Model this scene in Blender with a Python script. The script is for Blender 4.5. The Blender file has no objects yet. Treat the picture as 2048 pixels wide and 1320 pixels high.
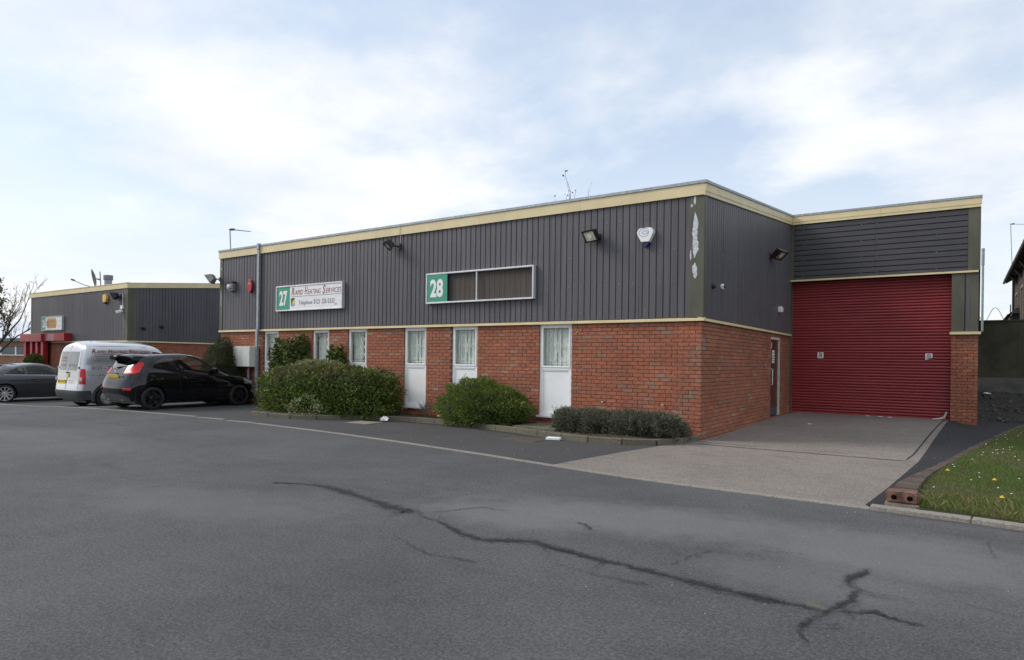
import bpy, bmesh, math, random
import numpy as np
from mathutils import Vector, Matrix
random.seed(7); rng = np.random.default_rng(7)
sc = bpy.context.scene
COL = sc.collection
rad = math.radians

# ---------------------------------------------------------------- camera
cd = bpy.data.cameras.new('camera'); cam = bpy.data.objects.new('camera', cd); COL.objects.link(cam)
cd.sensor_width = 36.0; cd.lens = 36.0 * 1314.9 / 2048
cd.shift_y = 61.5 / 2048
cd.clip_end = 3000
YAW, ROLL = 0.600, 0.013
cam.location = (3.952, -11.927, 1.421)
cam.rotation_mode = 'QUATERNION'
cam.rotation_quaternion = (Matrix.Rotation(YAW, 3, 'Z') @ Matrix.Rotation(math.pi/2, 3, 'X') @ Matrix.Rotation(ROLL, 3, 'Z')).to_quaternion()
sc.camera = cam

# ---------------------------------------------------------------- sun, sky, exposure
SUN_AZ, SUN_EL = math.atan2(-0.905, -0.425), rad(37)      # compass direction towards the sun (x, y)
sd = bpy.data.lights.new('sun', 'SUN'); sd.energy = 1.9; sd.angle = rad(22); sd.color = (1.0, 0.95, 0.88)
sun = bpy.data.objects.new('sun', sd); COL.objects.link(sun)
to_sun = Vector((math.sin(SUN_AZ)*math.cos(SUN_EL), math.cos(SUN_AZ)*math.cos(SUN_EL), math.sin(SUN_EL)))
sun.rotation_mode = 'QUATERNION'; sun.rotation_quaternion = to_sun.to_track_quat('Z', 'Y')

w = bpy.data.worlds.new('World'); sc.world = w; w.use_nodes = True
nt = w.node_tree; nt.nodes.clear()
def N(t, **k):
    n = nt.nodes.new(t)
    for a, b in k.items(): setattr(n, a, b)
    return n
def LK(a, b): nt.links.new(a, b)
def MATH(op, a, b=None, clamp=False):
    n = N('ShaderNodeMath', operation=op, use_clamp=clamp)
    for i, v in enumerate((a, b)):
        if v is None: continue
        if isinstance(v, (int, float)): n.inputs[i].default_value = v
        else: LK(v, n.inputs[i])
    return n.outputs[0]
def SMOOTH(v, a, b):
    n = N('ShaderNodeMapRange', interpolation_type='SMOOTHSTEP'); LK(v, n.inputs[0])
    n.inputs[1].default_value = a; n.inputs[2].default_value = b; return n.outputs[0]
def MIXC(f, a, b, mode='MIX'):
    n = N('ShaderNodeMix', data_type='RGBA', blend_type=mode)
    for i, v in ((0, f), (6, a), (7, b)):
        if isinstance(v, (int, float)): n.inputs[i].default_value = v
        elif isinstance(v, tuple): n.inputs[i].default_value = v + (1.0,)
        else: LK(v, n.inputs[i])
    return n.outputs[2]
sky = N('ShaderNodeTexSky', sky_type='NISHITA', sun_disc=False)
sky.sun_elevation = SUN_EL; sky.sun_rotation = SUN_AZ; sky.air_density = 1.0; sky.dust_density = 1.6; sky.ozone_density = 1.2
tc = N('ShaderNodeTexCoord'); sep = N('ShaderNodeSeparateXYZ'); LK(tc.outputs['Generated'], sep.inputs[0])
zz = MATH('ADD', MATH('MAXIMUM', sep.outputs[2], 0.0), 0.16)
comb = N('ShaderNodeCombineXYZ')
LK(MATH('DIVIDE', sep.outputs[0], zz), comb.inputs[0]); LK(MATH('DIVIDE', sep.outputs[1], zz), comb.inputs[1]); comb.inputs[2].default_value = 3.1
def NOISE(vec, scale, detail=6, rough=.55, off=None, dist=0.0):
    if off:
        m = N('ShaderNodeVectorMath', operation='ADD'); LK(vec, m.inputs[0]); m.inputs[1].default_value = off; vec = m.outputs[0]
    n = N('ShaderNodeTexNoise'); LK(vec, n.inputs['Vector'])
    n.inputs['Scale'].default_value = scale; n.inputs['Detail'].default_value = detail; n.inputs['Roughness'].default_value = rough; n.inputs['Distortion'].default_value = dist
    return n.outputs[0]
n1 = NOISE(comb.outputs[0], 0.60, 8, .55, (38.8, 71.2, 0), .15)
n2 = NOISE(comb.outputs[0], 1.7, 6, .52, (1.0, 4.0, 2.0), .1)
cover = SMOOTH(MATH('ADD', n1, MATH('MULTIPLY', MATH('SUBTRACT', n2, .5), .22)), 0.42, 0.61)
low = SMOOTH(sep.outputs[2], 0.36, 0.03)                # thicker white cloud towards the horizon
cover = MATH('MAXIMUM', cover, MATH('MULTIPLY', low, .80))
shade = SMOOTH(n2, 0.32, 0.68)
cloud = MIXC(shade, (0.76, 0.78, 0.81), (0.90, 0.90, 0.90))
blue = MIXC(1.0, sky.outputs[0], (0.15, 0.15, 0.15), 'MULTIPLY')
blue = MIXC(0.60, blue, (0.60, 0.70, 0.83))              # thin veil of high haze
out = MIXC(MATH('MULTIPLY', cover, .86), blue, cloud)
bg = N('ShaderNodeBackground'); LK(out, bg.inputs[0]); bg.inputs[1].default_value = 1.0
wo = N('ShaderNodeOutputWorld'); LK(bg.outputs[0], wo.inputs[0])

sc.render.engine = 'CYCLES'
sc.view_settings.view_transform = 'Standard'; sc.view_settings.look = 'None'
sc.view_settings.exposure = 0.30; sc.view_settings.gamma = 1.0; sc.view_settings.use_curve_mapping = False

# ---------------------------------------------------------------- mesh helpers
class MB:
    def __init__(s): s.v = []; s.f = []
    def add(s, vs, fs):
        o = len(s.v); s.v += [tuple(p) for p in vs]; s.f += [tuple(i+o for i in f) for f in fs]; return s
    def box(s, x0, x1, y0, y1, z0, z1):
        return s.add([(x0,y0,z0),(x1,y0,z0),(x1,y1,z0),(x0,y1,z0),(x0,y0,z1),(x1,y0,z1),(x1,y1,z1),(x0,y1,z1)],
                     [(0,3,2,1),(4,5,6,7),(0,1,5,4),(1,2,6,5),(2,3,7,6),(3,0,4,7)])
    def rbox(s, c, size, rz=0, rx=0, ry=0):
        R = Matrix.Rotation(rz,3,'Z') @ Matrix.Rotation(ry,3,'Y') @ Matrix.Rotation(rx,3,'X')
        m = MB().box(-size[0]/2,size[0]/2,-size[1]/2,size[1]/2,-size[2]/2,size[2]/2)
        return s.add([R @ Vector(p) + Vector(c) for p in m.v], m.f)
    def prism(s, poly, axis, a, b):
        """poly of 2D points extruded along an axis: 'y' -> poly is (x,z); 'x' -> (y,z); 'z' -> (x,y)"""
        def P(p, t): return {'y': (p[0], t, p[1]), 'x': (t, p[0], p[1]), 'z': (p[0], p[1], t)}[axis]
        n = len(poly)
        return s.add([P(p,a) for p in poly]+[P(p,b) for p in poly],
                     [tuple(range(n)), tuple(range(2*n-1, n-1, -1))]+[(i,i+n,(i+1)%n+n,(i+1)%n) for i in range(n)])
    def tube(s, pts, r, n=8, cap=True):
        pts = [Vector(p) for p in pts]; rs = r if isinstance(r, (list, tuple)) else [r]*len(pts)
        vs = []; up = None
        for i, p in enumerate(pts):
            d = (pts[min(i+1,len(pts)-1)] - pts[max(i-1,0)])
            d = d.normalized() if d.length > 1e-9 else Vector((0,0,1))
            if up is None: up = d.orthogonal().normalized()
            up = (up - d*up.dot(d)); up = up.normalized() if up.length > 1e-6 else d.orthogonal().normalized()
            sd_ = d.cross(up)
            vs += [p + (up*math.cos(2*math.pi*k/n) + sd_*math.sin(2*math.pi*k/n))*rs[i] for k in range(n)]
        fs = [(i*n+k, i*n+(k+1)%n, (i+1)*n+(k+1)%n, (i+1)*n+k) for i in range(len(pts)-1) for k in range(n)]
        if cap: fs += [tuple(range(n-1,-1,-1)), tuple(range((len(pts)-1)*n, len(pts)*n))]
        return s.add(vs, fs)
    def lathe(s, prof, c, axis='z', n=24, close=False):
        """prof: (radius, height) pairs turned about an axis through c"""
        vs = []
        for (r_, h) in prof:
            for k in range(n):
                a = 2*math.pi*k/n; u, v = r_*math.cos(a), r_*math.sin(a)
                vs.append({'z': (c[0]+u, c[1]+v, c[2]+h), 'y': (c[0]+v, c[1]+h, c[2]+u), 'x': (c[0]+h, c[1]+u, c[2]+v)}[axis])
        m = len(prof)
        fs = [(i*n+k, i*n+(k+1)%n, ((i+1)%m)*n+(k+1)%n, ((i+1)%m)*n+k) for i in range(m if close else m-1) for k in range(n)]
        if not close: fs += [tuple(range(n-1,-1,-1)), tuple(range((m-1)*n, m*n))]
        return s.add(vs, fs)
    def xf(s, M):
        s.v = [tuple(M @ Vector(p)) for p in s.v]; return s
    def mesh(s, name, smooth=False):
        me = bpy.data.meshes.new(name); me.from_pydata(s.v, [], s.f); 
        bm = bmesh.new(); bm.from_mesh(me); bmesh.ops.recalc_face_normals(bm, faces=bm.faces); bm.to_mesh(me); bm.free()
        if smooth:
            me.polygons.foreach_set('use_smooth', [True]*len(me.polygons))
            try: me.set_sharp_from_angle(angle=rad(40))
            except Exception: pass
        return me
    def build(s, name, m, parent=None, loc=None, smooth=False, kind=None, bevel=0):
        return obj(name, s.mesh(name, smooth), m, parent, loc, kind, bevel)
def obj(name, me, m=None, parent=None, loc=None, kind=None, bevel=0):
    o = bpy.data.objects.new(name, me); COL.objects.link(o)
    if m is not None and me is not None and not me.materials: me.materials.append(m)
    if parent is not None: o.parent = parent
    if loc is not None: o.location = loc
    if kind: o['kind'] = kind
    if bevel:
        b = o.modifiers.new('bevel', 'BEVEL'); b.width = bevel; b.segments = 2; b.limit_method = 'ANGLE'
    return o
def tag(o, label, cat, group=None):
    o['label'] = label; o['category'] = cat
    if group: o['group'] = group
    return o
def thing(name, label, cat, loc=(0,0,0), rz=0, group=None):
    o = bpy.data.objects.new(name, None); COL.objects.link(o); o.location = loc; o.rotation_euler = (0,0,rz); o.empty_display_size = .2
    return tag(o, label, cat, group)
def copy_tree(o, parent=None):
    c = o.copy(); COL.objects.link(c)
    if parent is not None: c.parent = parent
    for ch in list(o.children): copy_tree(ch, c)
    return c
def fast_mesh(name, V, Fq, cols=None):
    """V (n,3), Fq (m,4) quads, cols (n,3) per-vertex tint"""
    me = bpy.data.meshes.new(name); n, m = len(V), len(Fq)
    me.vertices.add(n); me.vertices.foreach_set('co', np.asarray(V, np.float32).ravel())
    me.loops.add(m*4); me.loops.foreach_set('vertex_index', np.asarray(Fq, np.int32).ravel())
    me.polygons.add(m); me.polygons.foreach_set('loop_start', np.arange(0, m*4, 4, dtype=np.int32))
    if cols is not None:
        a = me.attributes.new('tint', 'FLOAT_COLOR', 'POINT')
        a.data.foreach_set('color', np.concatenate([np.asarray(cols, np.float32), np.ones((n,1), np.float32)], 1).ravel())
    me.polygons.foreach_set('use_smooth', np.zeros(m, bool)); me.update(calc_edges=True); me.validate()
    return me

# ---------------------------------------------------------------- materials
MATS = {}
class NG:
    def __init__(s, nt): s.nt = nt
    def n(s, t, ins=None, **k):
        n = s.nt.nodes.new(t)
        for a, b in k.items(): setattr(n, a, b)
        for a, b in (ins or {}).items():
            if hasattr(b, 'is_linked') or isinstance(b, bpy.types.NodeSocket): s.nt.links.new(b, n.inputs[a])
            else: n.inputs[a].default_value = b
        return n
    def mix(s, f, a, b, mode='MIX'):
        a = a + (1,) if isinstance(a, tuple) and len(a) == 3 else a; b = b + (1,) if isinstance(b, tuple) and len(b) == 3 else b
        return s.n('ShaderNodeMix', {0: f, 6: a, 7: b}, data_type='RGBA', blend_type=mode).outputs[2]
    def math(s, op, a, b=0.0): return s.n('ShaderNodeMath', {0: a, 1: b}, operation=op).outputs[0]
    def rng(s, v, a, b, c=0.0, d=1.0): return s.n('ShaderNodeMapRange', {0: v, 1: a, 2: b, 3: c, 4: d}, interpolation_type='SMOOTHSTEP').outputs[0]
    def pos(s, scale=(1,1,1), obj=False):
        p = s.n('ShaderNodeTexCoord').outputs['Object'] if obj else s.n('ShaderNodeNewGeometry').outputs['Position']
        return s.n('ShaderNodeVectorMath', {0: p, 1: scale}, operation='MULTIPLY').outputs[0]
    def noise(s, v, scale, detail=4, rough=.55): return s.n('ShaderNodeTexNoise', {'Vector': v, 'Scale': scale, 'Detail': detail, 'Roughness': rough}).outputs[0]
def newmat(name):
    m = bpy.data.materials.new(name); m.use_nodes = True; m.node_tree.nodes.clear()
    g = NG(m.node_tree); o = g.n('ShaderNodeOutputMaterial'); p = g.n('ShaderNodeBsdfPrincipled')
    m.node_tree.links.new(p.outputs[0], o.inputs[0]); MATS[name] = m
    return m, g, p, o
def mat(name, col, rough=.6, metal=0.0, var=.12, scale=6, stretch=(1,1,1), dirt=0.0, dirtcol=(.05,.045,.04), bump=0.0, bscale=80, coat=0.0, spec=.5, obj=False, trans=0.0, ior=1.45, emit=0):
    if name in MATS: return MATS[name]
    m, g, p, o = newmat(name)
    v = g.pos(stretch, obj)
    a = g.noise(v, scale, 5)
    c = g.mix(g.rng(a, .3, .7), tuple(x*(1-var) for x in col), tuple(min(1, x*(1+var)) for x in col))
    if dirt:
        c = g.mix(g.math('MULTIPLY', g.rng(g.noise(v, scale*.37, 6, .65), .45, .75), dirt), c, dirtcol)
    L = m.node_tree.links
    L.new(c, p.inputs['Base Color'])
    p.inputs['Metallic'].default_value = metal
    L.new(g.rng(g.noise(v, scale*1.7, 3), .2, .8, max(.02, rough*.85), min(1, rough*1.15)), p.inputs['Roughness'])
    p.inputs['Coat Weight'].default_value = coat; p.inputs['Coat Roughness'].default_value = .03
    p.inputs['Specular IOR Level'].default_value = spec; p.inputs['IOR'].default_value = ior
    p.inputs['Transmission Weight'].default_value = trans
    if bump:
        b = g.n('ShaderNodeBump', {'Height': g.noise(g.pos((1,1,1), obj), bscale, 3), 'Strength': bump, 'Distance': .01})
        L.new(b.outputs[0], p.inputs['Normal'])
    return m
def tintmat(name, rough=.85, var=.2, scale=14, bump=.25, bscale=120, transl=0.0, spec=.3, drift=0.0):
    m, g, p, o = newmat(name); L = m.node_tree.links
    at = g.n('ShaderNodeAttribute', attribute_name='tint').outputs['Color']
    a = g.noise(g.pos(), scale, 5)
    k = g.rng(a, .3, .7, 1-var, 1+var)
    if drift: k = g.math('MULTIPLY', k, g.rng(g.noise(g.pos((.6,.6,1.4)), 1.3, 5, .6), .3, .7, 1-drift, 1+drift))
    c = g.n('ShaderNodeVectorMath', {0: at, 3: k}, operation='SCALE').outputs[0]
    L.new(c, p.inputs['Base Color']); p.inputs['Roughness'].default_value = rough; p.inputs['Specular IOR Level'].default_value = spec
    if bump:
        b = g.n('ShaderNodeBump', {'Height': g.noise(g.pos(), bscale, 3), 'Strength': bump, 'Distance': .008}); L.new(b.outputs[0], p.inputs['Normal'])
    if transl:
        t = g.n('ShaderNodeBsdfTranslucent'); L.new(c, t.inputs[0])
        mx = g.n('ShaderNodeMixShader', {0: transl}); L.new(p.outputs[0], mx.inputs[1]); L.new(t.outputs[0], mx.inputs[2]); L.new(mx.outputs[0], o.inputs[0])
    return m
def glassmat(name, tint=(.8,.86,.84), rough=.02, dark=0.0, refl=1.0):
    m, g, p, o = newmat(name); L = m.node_tree.links
    tr = g.n('ShaderNodeBsdfTransparent', {0: tuple(x*(1-dark) for x in tint)+(1,)})
    gl = g.n('ShaderNodeBsdfGlossy', {0: (1,1,1,1), 'Roughness': rough})
    fr = g.n('ShaderNodeFresnel', {'IOR': 1.5})
    front = g.math('SUBTRACT', 1.0, g.n('ShaderNodeNewGeometry').outputs['Backfacing'])
    mx = g.n('ShaderNodeMixShader', {0: g.math('MULTIPLY', g.math('MULTIPLY', fr.outputs[0], refl), front)}); L.new(tr.outputs[0], mx.inputs[1]); L.new(gl.outputs[0], mx.inputs[2]); L.new(mx.outputs[0], o.inputs[0])
    return m

M_brick = tintmat('brick_clay', .9, .22, 18, .35, 140, drift=.13)
M_leaf = tintmat('leaf', .55, .15, 30, 0, transl=.28, spec=.35)
M_grass = tintmat('grass_blade', .6, .1, 20, 0, transl=.3)
M_bark = mat('bark', (.09,.07,.055), .9, var=.3, scale=9, bump=.4, bscale=40)
M_mortar = mat('mortar', (.085,.064,.054), .95, var=.25, scale=12, bump=.4, bscale=90)
M_white = mat('white_upvc', (.80,.81,.81), .35, var=.03, scale=3, dirt=.10, dirtcol=(.5,.48,.42))
M_cream = mat('cream_paint', (.69,.58,.34), .45, var=.06, scale=2.5, dirt=.25, dirtcol=(.46,.39,.25))
M_coping = mat('coping_metal', (.33,.35,.38), .5, .3, var=.18, scale=14)
M_olive = mat('olive_flashing', (.085,.085,.058), .5, var=.22, scale=3, stretch=(1,1,.35), dirt=.3, dirtcol=(.13,.13,.10))
M_galv = mat('galvanised_metal', (.30,.335,.365), .5, .35, var=.18, scale=12)
M_bare = mat('bare_metal', (.50,.53,.56), .5, .2, var=.2, scale=22)
M_black = mat('black_plastic', (.012,.012,.013), .45, var=.2, scale=8)
M_rubber = mat('tyre_rubber', (.018,.018,.019), .8, var=.2, scale=10)
M_dark = mat('dark_interior', (.02,.02,.022), .9, var=.2)
M_roof = mat('grey_roof_sheet', (.22,.22,.22), .7, var=.15, scale=1)
M_glass = glassmat('window_glass', (.95,.975,.965))
M_cglass = glassmat('car_glass', (.80,.83,.84), dark=.15)
M_green = mat('sign_green', (.045,.30,.185), .4, var=.05)
M_signwhite = mat('sign_white', (.78,.78,.79), .4, var=.03, dirt=.05, dirtcol=(.6,.58,.55))
M_txtwhite = mat('lettering_white', (.82,.80,.82), .5, var=.02)
M_txtred = mat('lettering_dull_red', (.30,.085,.085), .5, var=.05)
M_txtgrey = mat('lettering_dark', (.06,.06,.065), .5, var=.05)
M_red = mat('red_paint', (.32,.014,.024), .4, var=.18, scale=5)
M_yellow = mat('yellow_plastic', (.70,.48,.10), .4, var=.06)
M_steelw = mat('silver_wheel', (.52,.53,.54), .35, .6, var=.1)
M_blade = None

def corr_mat(name, col, stretch, chalk, amount):
    m, g, p, o = newmat(name); L = m.node_tree.links
    v = g.pos(stretch)
    a = g.noise(v, 3.0, 6, .6); b = g.noise(g.pos((.25,.25,.25)), 2.0, 4)
    c = g.mix(g.rng(a, .3, .75), tuple(x*.82 for x in col), tuple(x*1.18 for x in col))
    c = g.mix(g.math('MULTIPLY', g.rng(g.noise(v, 7.0, 8, .7), .55, .8), amount), c, chalk)
    c = g.mix(g.math('MULTIPLY', g.rng(b, .35, .7), .35), c, tuple(x*1.25 for x in col))
    rnd = g.n('ShaderNodeObjectInfo').outputs['Random']; c = g.n('ShaderNodeVectorMath', {0: c, 3: g.rng(rnd, 0, 1, .93, 1.07)}, operation='SCALE').outputs[0]
    L.new(c, p.inputs['Base Color']); p.inputs['Roughness'].default_value = .48; p.inputs['Specular IOR Level'].default_value = .45
    return m
M_clad = corr_mat('plum_grey_cladding', (.086,.082,.092), (5,5,.22), (.19,.185,.19), .5)
M_cladh = corr_mat('plum_grey_cladding_ribbed', (.062,.060,.066), (.3,3,9), (.30,.29,.28), .55)
M_cladb = mat('brown_sign_recess', (.060,.047,.040), .6, var=.25, scale=4, stretch=(6,6,.3))

# ---------------------------------------------------------------- lettering
def text_mesh(txt, h, wd=None, shear=0.0, bold=0.0, depth=.003, space=1.0):
    cu = bpy.data.curves.new('t', 'FONT'); cu.body = txt; cu.shear = shear; cu.offset = bold; cu.extrude = 0; cu.space_character = space; cu.resolution_u = 4
    o = bpy.data.objects.new('t', cu); COL.objects.link(o)
    dg = bpy.context.evaluated_depsgraph_get(); me = bpy.data.meshes.new_from_object(o.evaluated_get(dg))
    bpy.data.objects.remove(o); bpy.data.curves.remove(cu)
    n = len(me.vertices); V = np.zeros(n*3, np.float32); me.vertices.foreach_get('co', V); V = V.reshape(-1,3)
    mn, mx = V.min(0), V.max(0)
    V -= np.array([mn[0], mn[1], 0]); s = h/(mx[1]-mn[1]); sx = s if wd is None else wd/(mx[0]-mn[0])
    V[:,0] *= sx; V[:,1] *= s
    me.vertices.foreach_set('co', V.ravel()); me.update(); me.materials.clear()
    return me, float(V[:,0].max())
def put_text(txt, h, m, parent, loc, rot, wd=None, name='lettering', **k):
    """text in its own XY plane, turned by rot (Matrix 3x3) and set at loc"""
    me, wdt = text_mesh(txt, h, wd, **k)
    me.transform(rot.to_4x4()); o = obj(name, me, m, parent, loc); return o, wdt
R_FRONT = Matrix(((1,0,0),(0,0,-1),(0,1,0)))        # faces -y, reads along +x
R_SIDE = Matrix(((0,0,1),(1,0,0),(0,1,0)))          # faces +x, reads along +y
def sstep(a, b, x): 
    t = max(0, min(1, (x-a)/(b-a))); return t*t*(3-2*t)
def gz(x, y):
    """height of the ground"""
    z = .06*sstep(-8.0, -11.5, x) - (.25*sstep(-14.8, -18.0, x) + .15*sstep(-18.0, -25.0, x))*sstep(-5.2, -2.9, y) + .10*sstep(0.5, 7.3, y)*sstep(-.5, .3, x)*sstep(4.2, 3.6, x)
    z += .55*sstep(9.0, 15.5, y)*sstep(2.5, 4.2, x)
    return z

# ================================================================ brickwork
PALETTE = [((.295,.110,.064),.36), ((.282,.104,.062),.30), ((.312,.122,.070),.12), ((.258,.099,.064),.10), ((.240,.105,.080),.05), ((.275,.170,.112),.03), ((.245,.145,.105),.04)]
def brick_tint():
    r = random.random(); acc = 0
    for c, p in PALETTE:
        acc += p
        if r < acc: break
    k = random.uniform(.99, 1.16); return tuple(x*k*random.uniform(.96,1.04) for x in c)
def lay(length, z0, rows, openings, start=0.0, top=None):
    """bricks on a wall: (u0, u1, z0, z1, standard) in stretcher bond with openings (u0,u1,z0,z1)"""
    out = []
    for r in range(rows):
        za, zb = z0+r*.075+.005, z0+r*.075+.070
        zm = (za+zb)/2
        ivs = [(0.0, length)]
        for (a, b, c, d) in openings:
            if c < zm < d:
                nx = []
                for (p, q) in ivs:
                    if b <= p or a >= q: nx.append((p, q)); continue
                    if a > p: nx.append((p, a))
                    if b < q: nx.append((b, q))
                ivs = nx
        off = start + (0.1125 if r % 2 else 0.0) - .225
        for (p, q) in ivs:
            k = math.floor((p-off)/.225); u = off+k*.225
            while u < q:
                a, b = max(p, u)+(.005 if u > p else 0), min(q, u+.225)-(.005 if u+.225 < q else 0)
                if b-a > .03: out.append((a, b, za, zb, abs((b-a)-.215) < 1e-4))
                u += .225
    return out
BR_V = []
for i in range(18):
    L_, H_ = .215, .065
    mb = MB().box(-L_/2, L_/2, 0, .055, -H_/2, H_/2)
    me = mb.mesh('brick'); bm = bmesh.new(); bm.from_mesh(me)
    bmesh.ops.bevel(bm, geom=[e for e in bm.edges if all(v.co.y < .01 for v in e.verts)], offset=.002, segments=1, affect='EDGES'); bm.to_mesh(me); bm.free()
    a = me.attributes.new('tint', 'FLOAT_COLOR', 'POINT'); t = brick_tint() if i > 4 else (brick_tint())
    a.data.foreach_set('color', np.tile(np.array(t+(1,), np.float32), len(me.vertices)))
    me.materials.append(M_brick); BR_V.append(me)
def brick_stuff(name, specs, parent):
    """specs: (origin, udir, ndir(inwards), u0,u1,z0,z1). One joined mesh."""
    V = []; F = []; C = []
    for (o, ud, nd, a, b, c, d) in specs:
        j = random.uniform(-.0015, .0015); t = brick_tint(); e = .002
        ring0 = [(a,c),(b,c),(b,d),(a,d)]; ring1 = [(a+e,c+e),(b-e,c+e),(b-e,d-e),(a+e,d-e)]
        base = len(V)
        for (u, z) in ring0: V.append((o[0]+ud[0]*u+nd[0]*.05, o[1]+ud[1]*u+nd[1]*.05, o[2]+z))
        for (u, z) in ring0: V.append((o[0]+ud[0]*u+nd[0]*(.002+j), o[1]+ud[1]*u+nd[1]*(.002+j), o[2]+z))
        for (u, z) in ring1: V.append((o[0]+ud[0]*u+nd[0]*j, o[1]+ud[1]*u+nd[1]*j, o[2]+z))
        for k in range(4):
            l = (k+1) % 4; F.append((base+k, base+l, base+4+l, base+4+k)); F.append((base+4+k, base+4+l, base+8+l, base+8+k))
        F.append((base+8, base+9, base+10, base+11)); C += [t]*12
    return obj(name, fast_mesh(name, V, F, C), M_brick, parent, kind='stuff')

# ================================================================ corrugated sheet
PROF = [(0,0),(.115,0),(.121,.016),(.133,.016),(.1405,0)]     # broad crest, narrow valley, pitch .1405
PITCH = .1405
def sheet(u0, u1, zlo, ztop, name, P, parent, m, phase=0.0):
    """ribbed sheet from u0 to u1; P(u, d, z) -> world point with d inwards; ztop(u) gives the top edge"""
    us = [(u0, None)]
    k = math.floor((u0-phase)/PITCH)
    pts = []
    while True:
        base = phase+k*PITCH
        for (a, d) in PROF[:-1]: pts.append((base+a, d))
        k += 1
        if base > u1: break
    pts.sort()
    def depth(u):
        f = (u-phase) % PITCH
        for (a, d), (b, e) in zip(PROF[:-1], PROF[1:]):
            if a <= f <= b: return d+(e-d)*(f-a)/(b-a)
        return 0
    us = [(u0, depth(u0))]+[p for p in pts if u0+1e-4 < p[0] < u1-1e-4]+[(u1, depth(u1))]
    V = []; F = []
    for (u, d) in us:
        V += [P(u, d, zlo), P(u, d, ztop(u)), P(u, d+.006, ztop(u)), P(u, d+.006, zlo)]
    for i in range(len(us)-1):
        a, b = 4*i, 4*i+4
        F += [(a, b, b+1, a+1), (a+1, b+1, b+2, a+2), (a+2, b+2, b+3, a+3), (a+3, b+3, b, a)]
    mb = MB(); mb.add(V, F); return mb.build(name, m, parent)

# ================================================================ windows
def scroll(cx, cz, r, y, turns=1.25, s=1):
    return [(cx+s*r*(1-t*.75)*math.cos(t*turns*2*math.pi), y, cz+r*(1-t*.75)*math.sin(t*turns*2*math.pi)) for t in np.linspace(0, 1, 14)]
def make_window(bld, x0, x1, zb, zm, zt, style, tight=False):
    w_ = obj('window', None, None, bld); w_.empty_display_size = .1
    f = .065; y0, y1 = .038, .105
    mb = MB()
    mb.box(x0, x0+f, y0, y1, zb, zt); mb.box(x1-f, x1, y0, y1, zb, zt)
    mb.box(x0+f, x1-f, y0, y1, zt-f, zt); mb.box(x0+f, x1-f, y0, y1, zm-.035, zm+.035); mb.box(x0+f, x1-f, y0, y1, zb, zb+f)
    mb.build('frame', M_white, w_, bevel=.006)
    s = .035; mb = MB(); ya, yb = y0-.014, y0+.03                      # opening sash round the pane
    a, b, c, d = x0+f-.02, x1-f+.02, zm+.02, zt-f+.02
    mb.box(a, a+s, ya, yb, c, d); mb.box(b-s, b, ya, yb, c, d); mb.box(a+s, b-s, ya, yb, d-s, d); mb.box(a+s, b-s, ya, yb, c, c+s)
    mb.build('sash', M_white, w_, bevel=.005)
    MB().box(x0+f-.004, x1-f+.004, .066, .072, zm+.03, zt-f+.004).build('pane', M_glass, w_)
    mb = MB().box(x0+f-.003, x1-f+.003, .061, .086, zb+f-.003, zm-.032)
    mb.build('infill_panel', M_white, w_)
    e = .018; a, b, c, d = x0+f, x1-f, zb+f, zm-.035; mb = MB()
    mb.box(a, a+e, .046, .062, c, d); mb.box(b-e, b, .046, .062, c, d); mb.box(a+e, b-e, .046, .062, d-e, d); mb.box(a+e, b-e, .046, .062, c, c+e)
    mb.build('panel_bead', M_white, w_)
    MB().box(x0-.03, x1+.02, -.055, .06, zb-.045, zb-.002).build('sill', M_white, w_, bevel=.005)
    # security grille behind the pane
    g = MB(); yg = .122; pa, pb, pc, pd = x0+f, x1-f, zm+.04, zt-f
    nb = 6; bx = [pa+(pb-pa)*i/(nb-1) for i in range(nb)]
    for x in bx: g.tube([(x, yg, pc), (x, yg, pd)], .0065, 5)
    for z in (pc+.06, pd-.06): g.tube([(pa, yg, z), (pb, yg, z)], .0065, 5)
    if style == 'b':
        for i in (1, 3):
            xm = (bx[i]+bx[i+1])/2; hw = (bx[1]-bx[0]); zc = (pc+pd)/2
            for s_ in (-1, 1):
                g.tube([(xm, yg, pd-.08), (xm+s_*hw*.95, yg, zc+.07), (xm+s_*hw*.95, yg, zc-.08), (xm, yg, pc+.1)], .006, 5)
                g.tube(scroll(xm+s_*.05, zc+.02, .048, yg, s=s_), .006, 5); g.tube(scroll(xm+s_*.045, pc+.13, .04, yg, s=s_), .006, 5)
    else:
        xm = bx[3]+.02
        for zc in (pc+.22, pc+.42, pc+.62):
            for s_ in (-1, 1):
                g.tube(scroll(xm+s_*.045, zc, .045, yg, s=s_), .006, 5); g.tube([(xm, yg, zc+.11), (xm+s_*.085, yg, zc), (xm, yg, zc-.11)], .005, 5)
    g.build('security_grille', M_white, w_)
    if style == 'b':                                              # pale vertical blinds close behind the glass
        n = 7; wd = (x1-x0-.06)/n
        for i in range(n):
            MB().rbox((x0+.03+(i+.5)*wd, .17+.006*math.sin(i*2.1), (zm+zt)/2-.02), (wd*1.25, .004, zt-zm+.1), rz=-.25).build('blind_strip', M_blind, w_)
    else:                                                          # half drawn pale curtain, dark room beyond
        mb = MB(); a, b = x0-.08, x0+(x1-x0)*.45; n = 14
        V = []; F = []
        for i in range(n+1):
            x = a+(b-a)*i/n; y = .24+.025*math.sin(i*1.9); V += [(x, y, zm-.15), (x, y, zt+.02)]
        for i in range(n): F.append((2*i, 2*i+2, 2*i+3, 2*i+1))
        mb.add(V, F); mb.build('curtain', M_blind, w_)
    return w_
M_blind = mat('pale_blind', (.78,.79,.72), .8, var=.06, scale=6)

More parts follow.
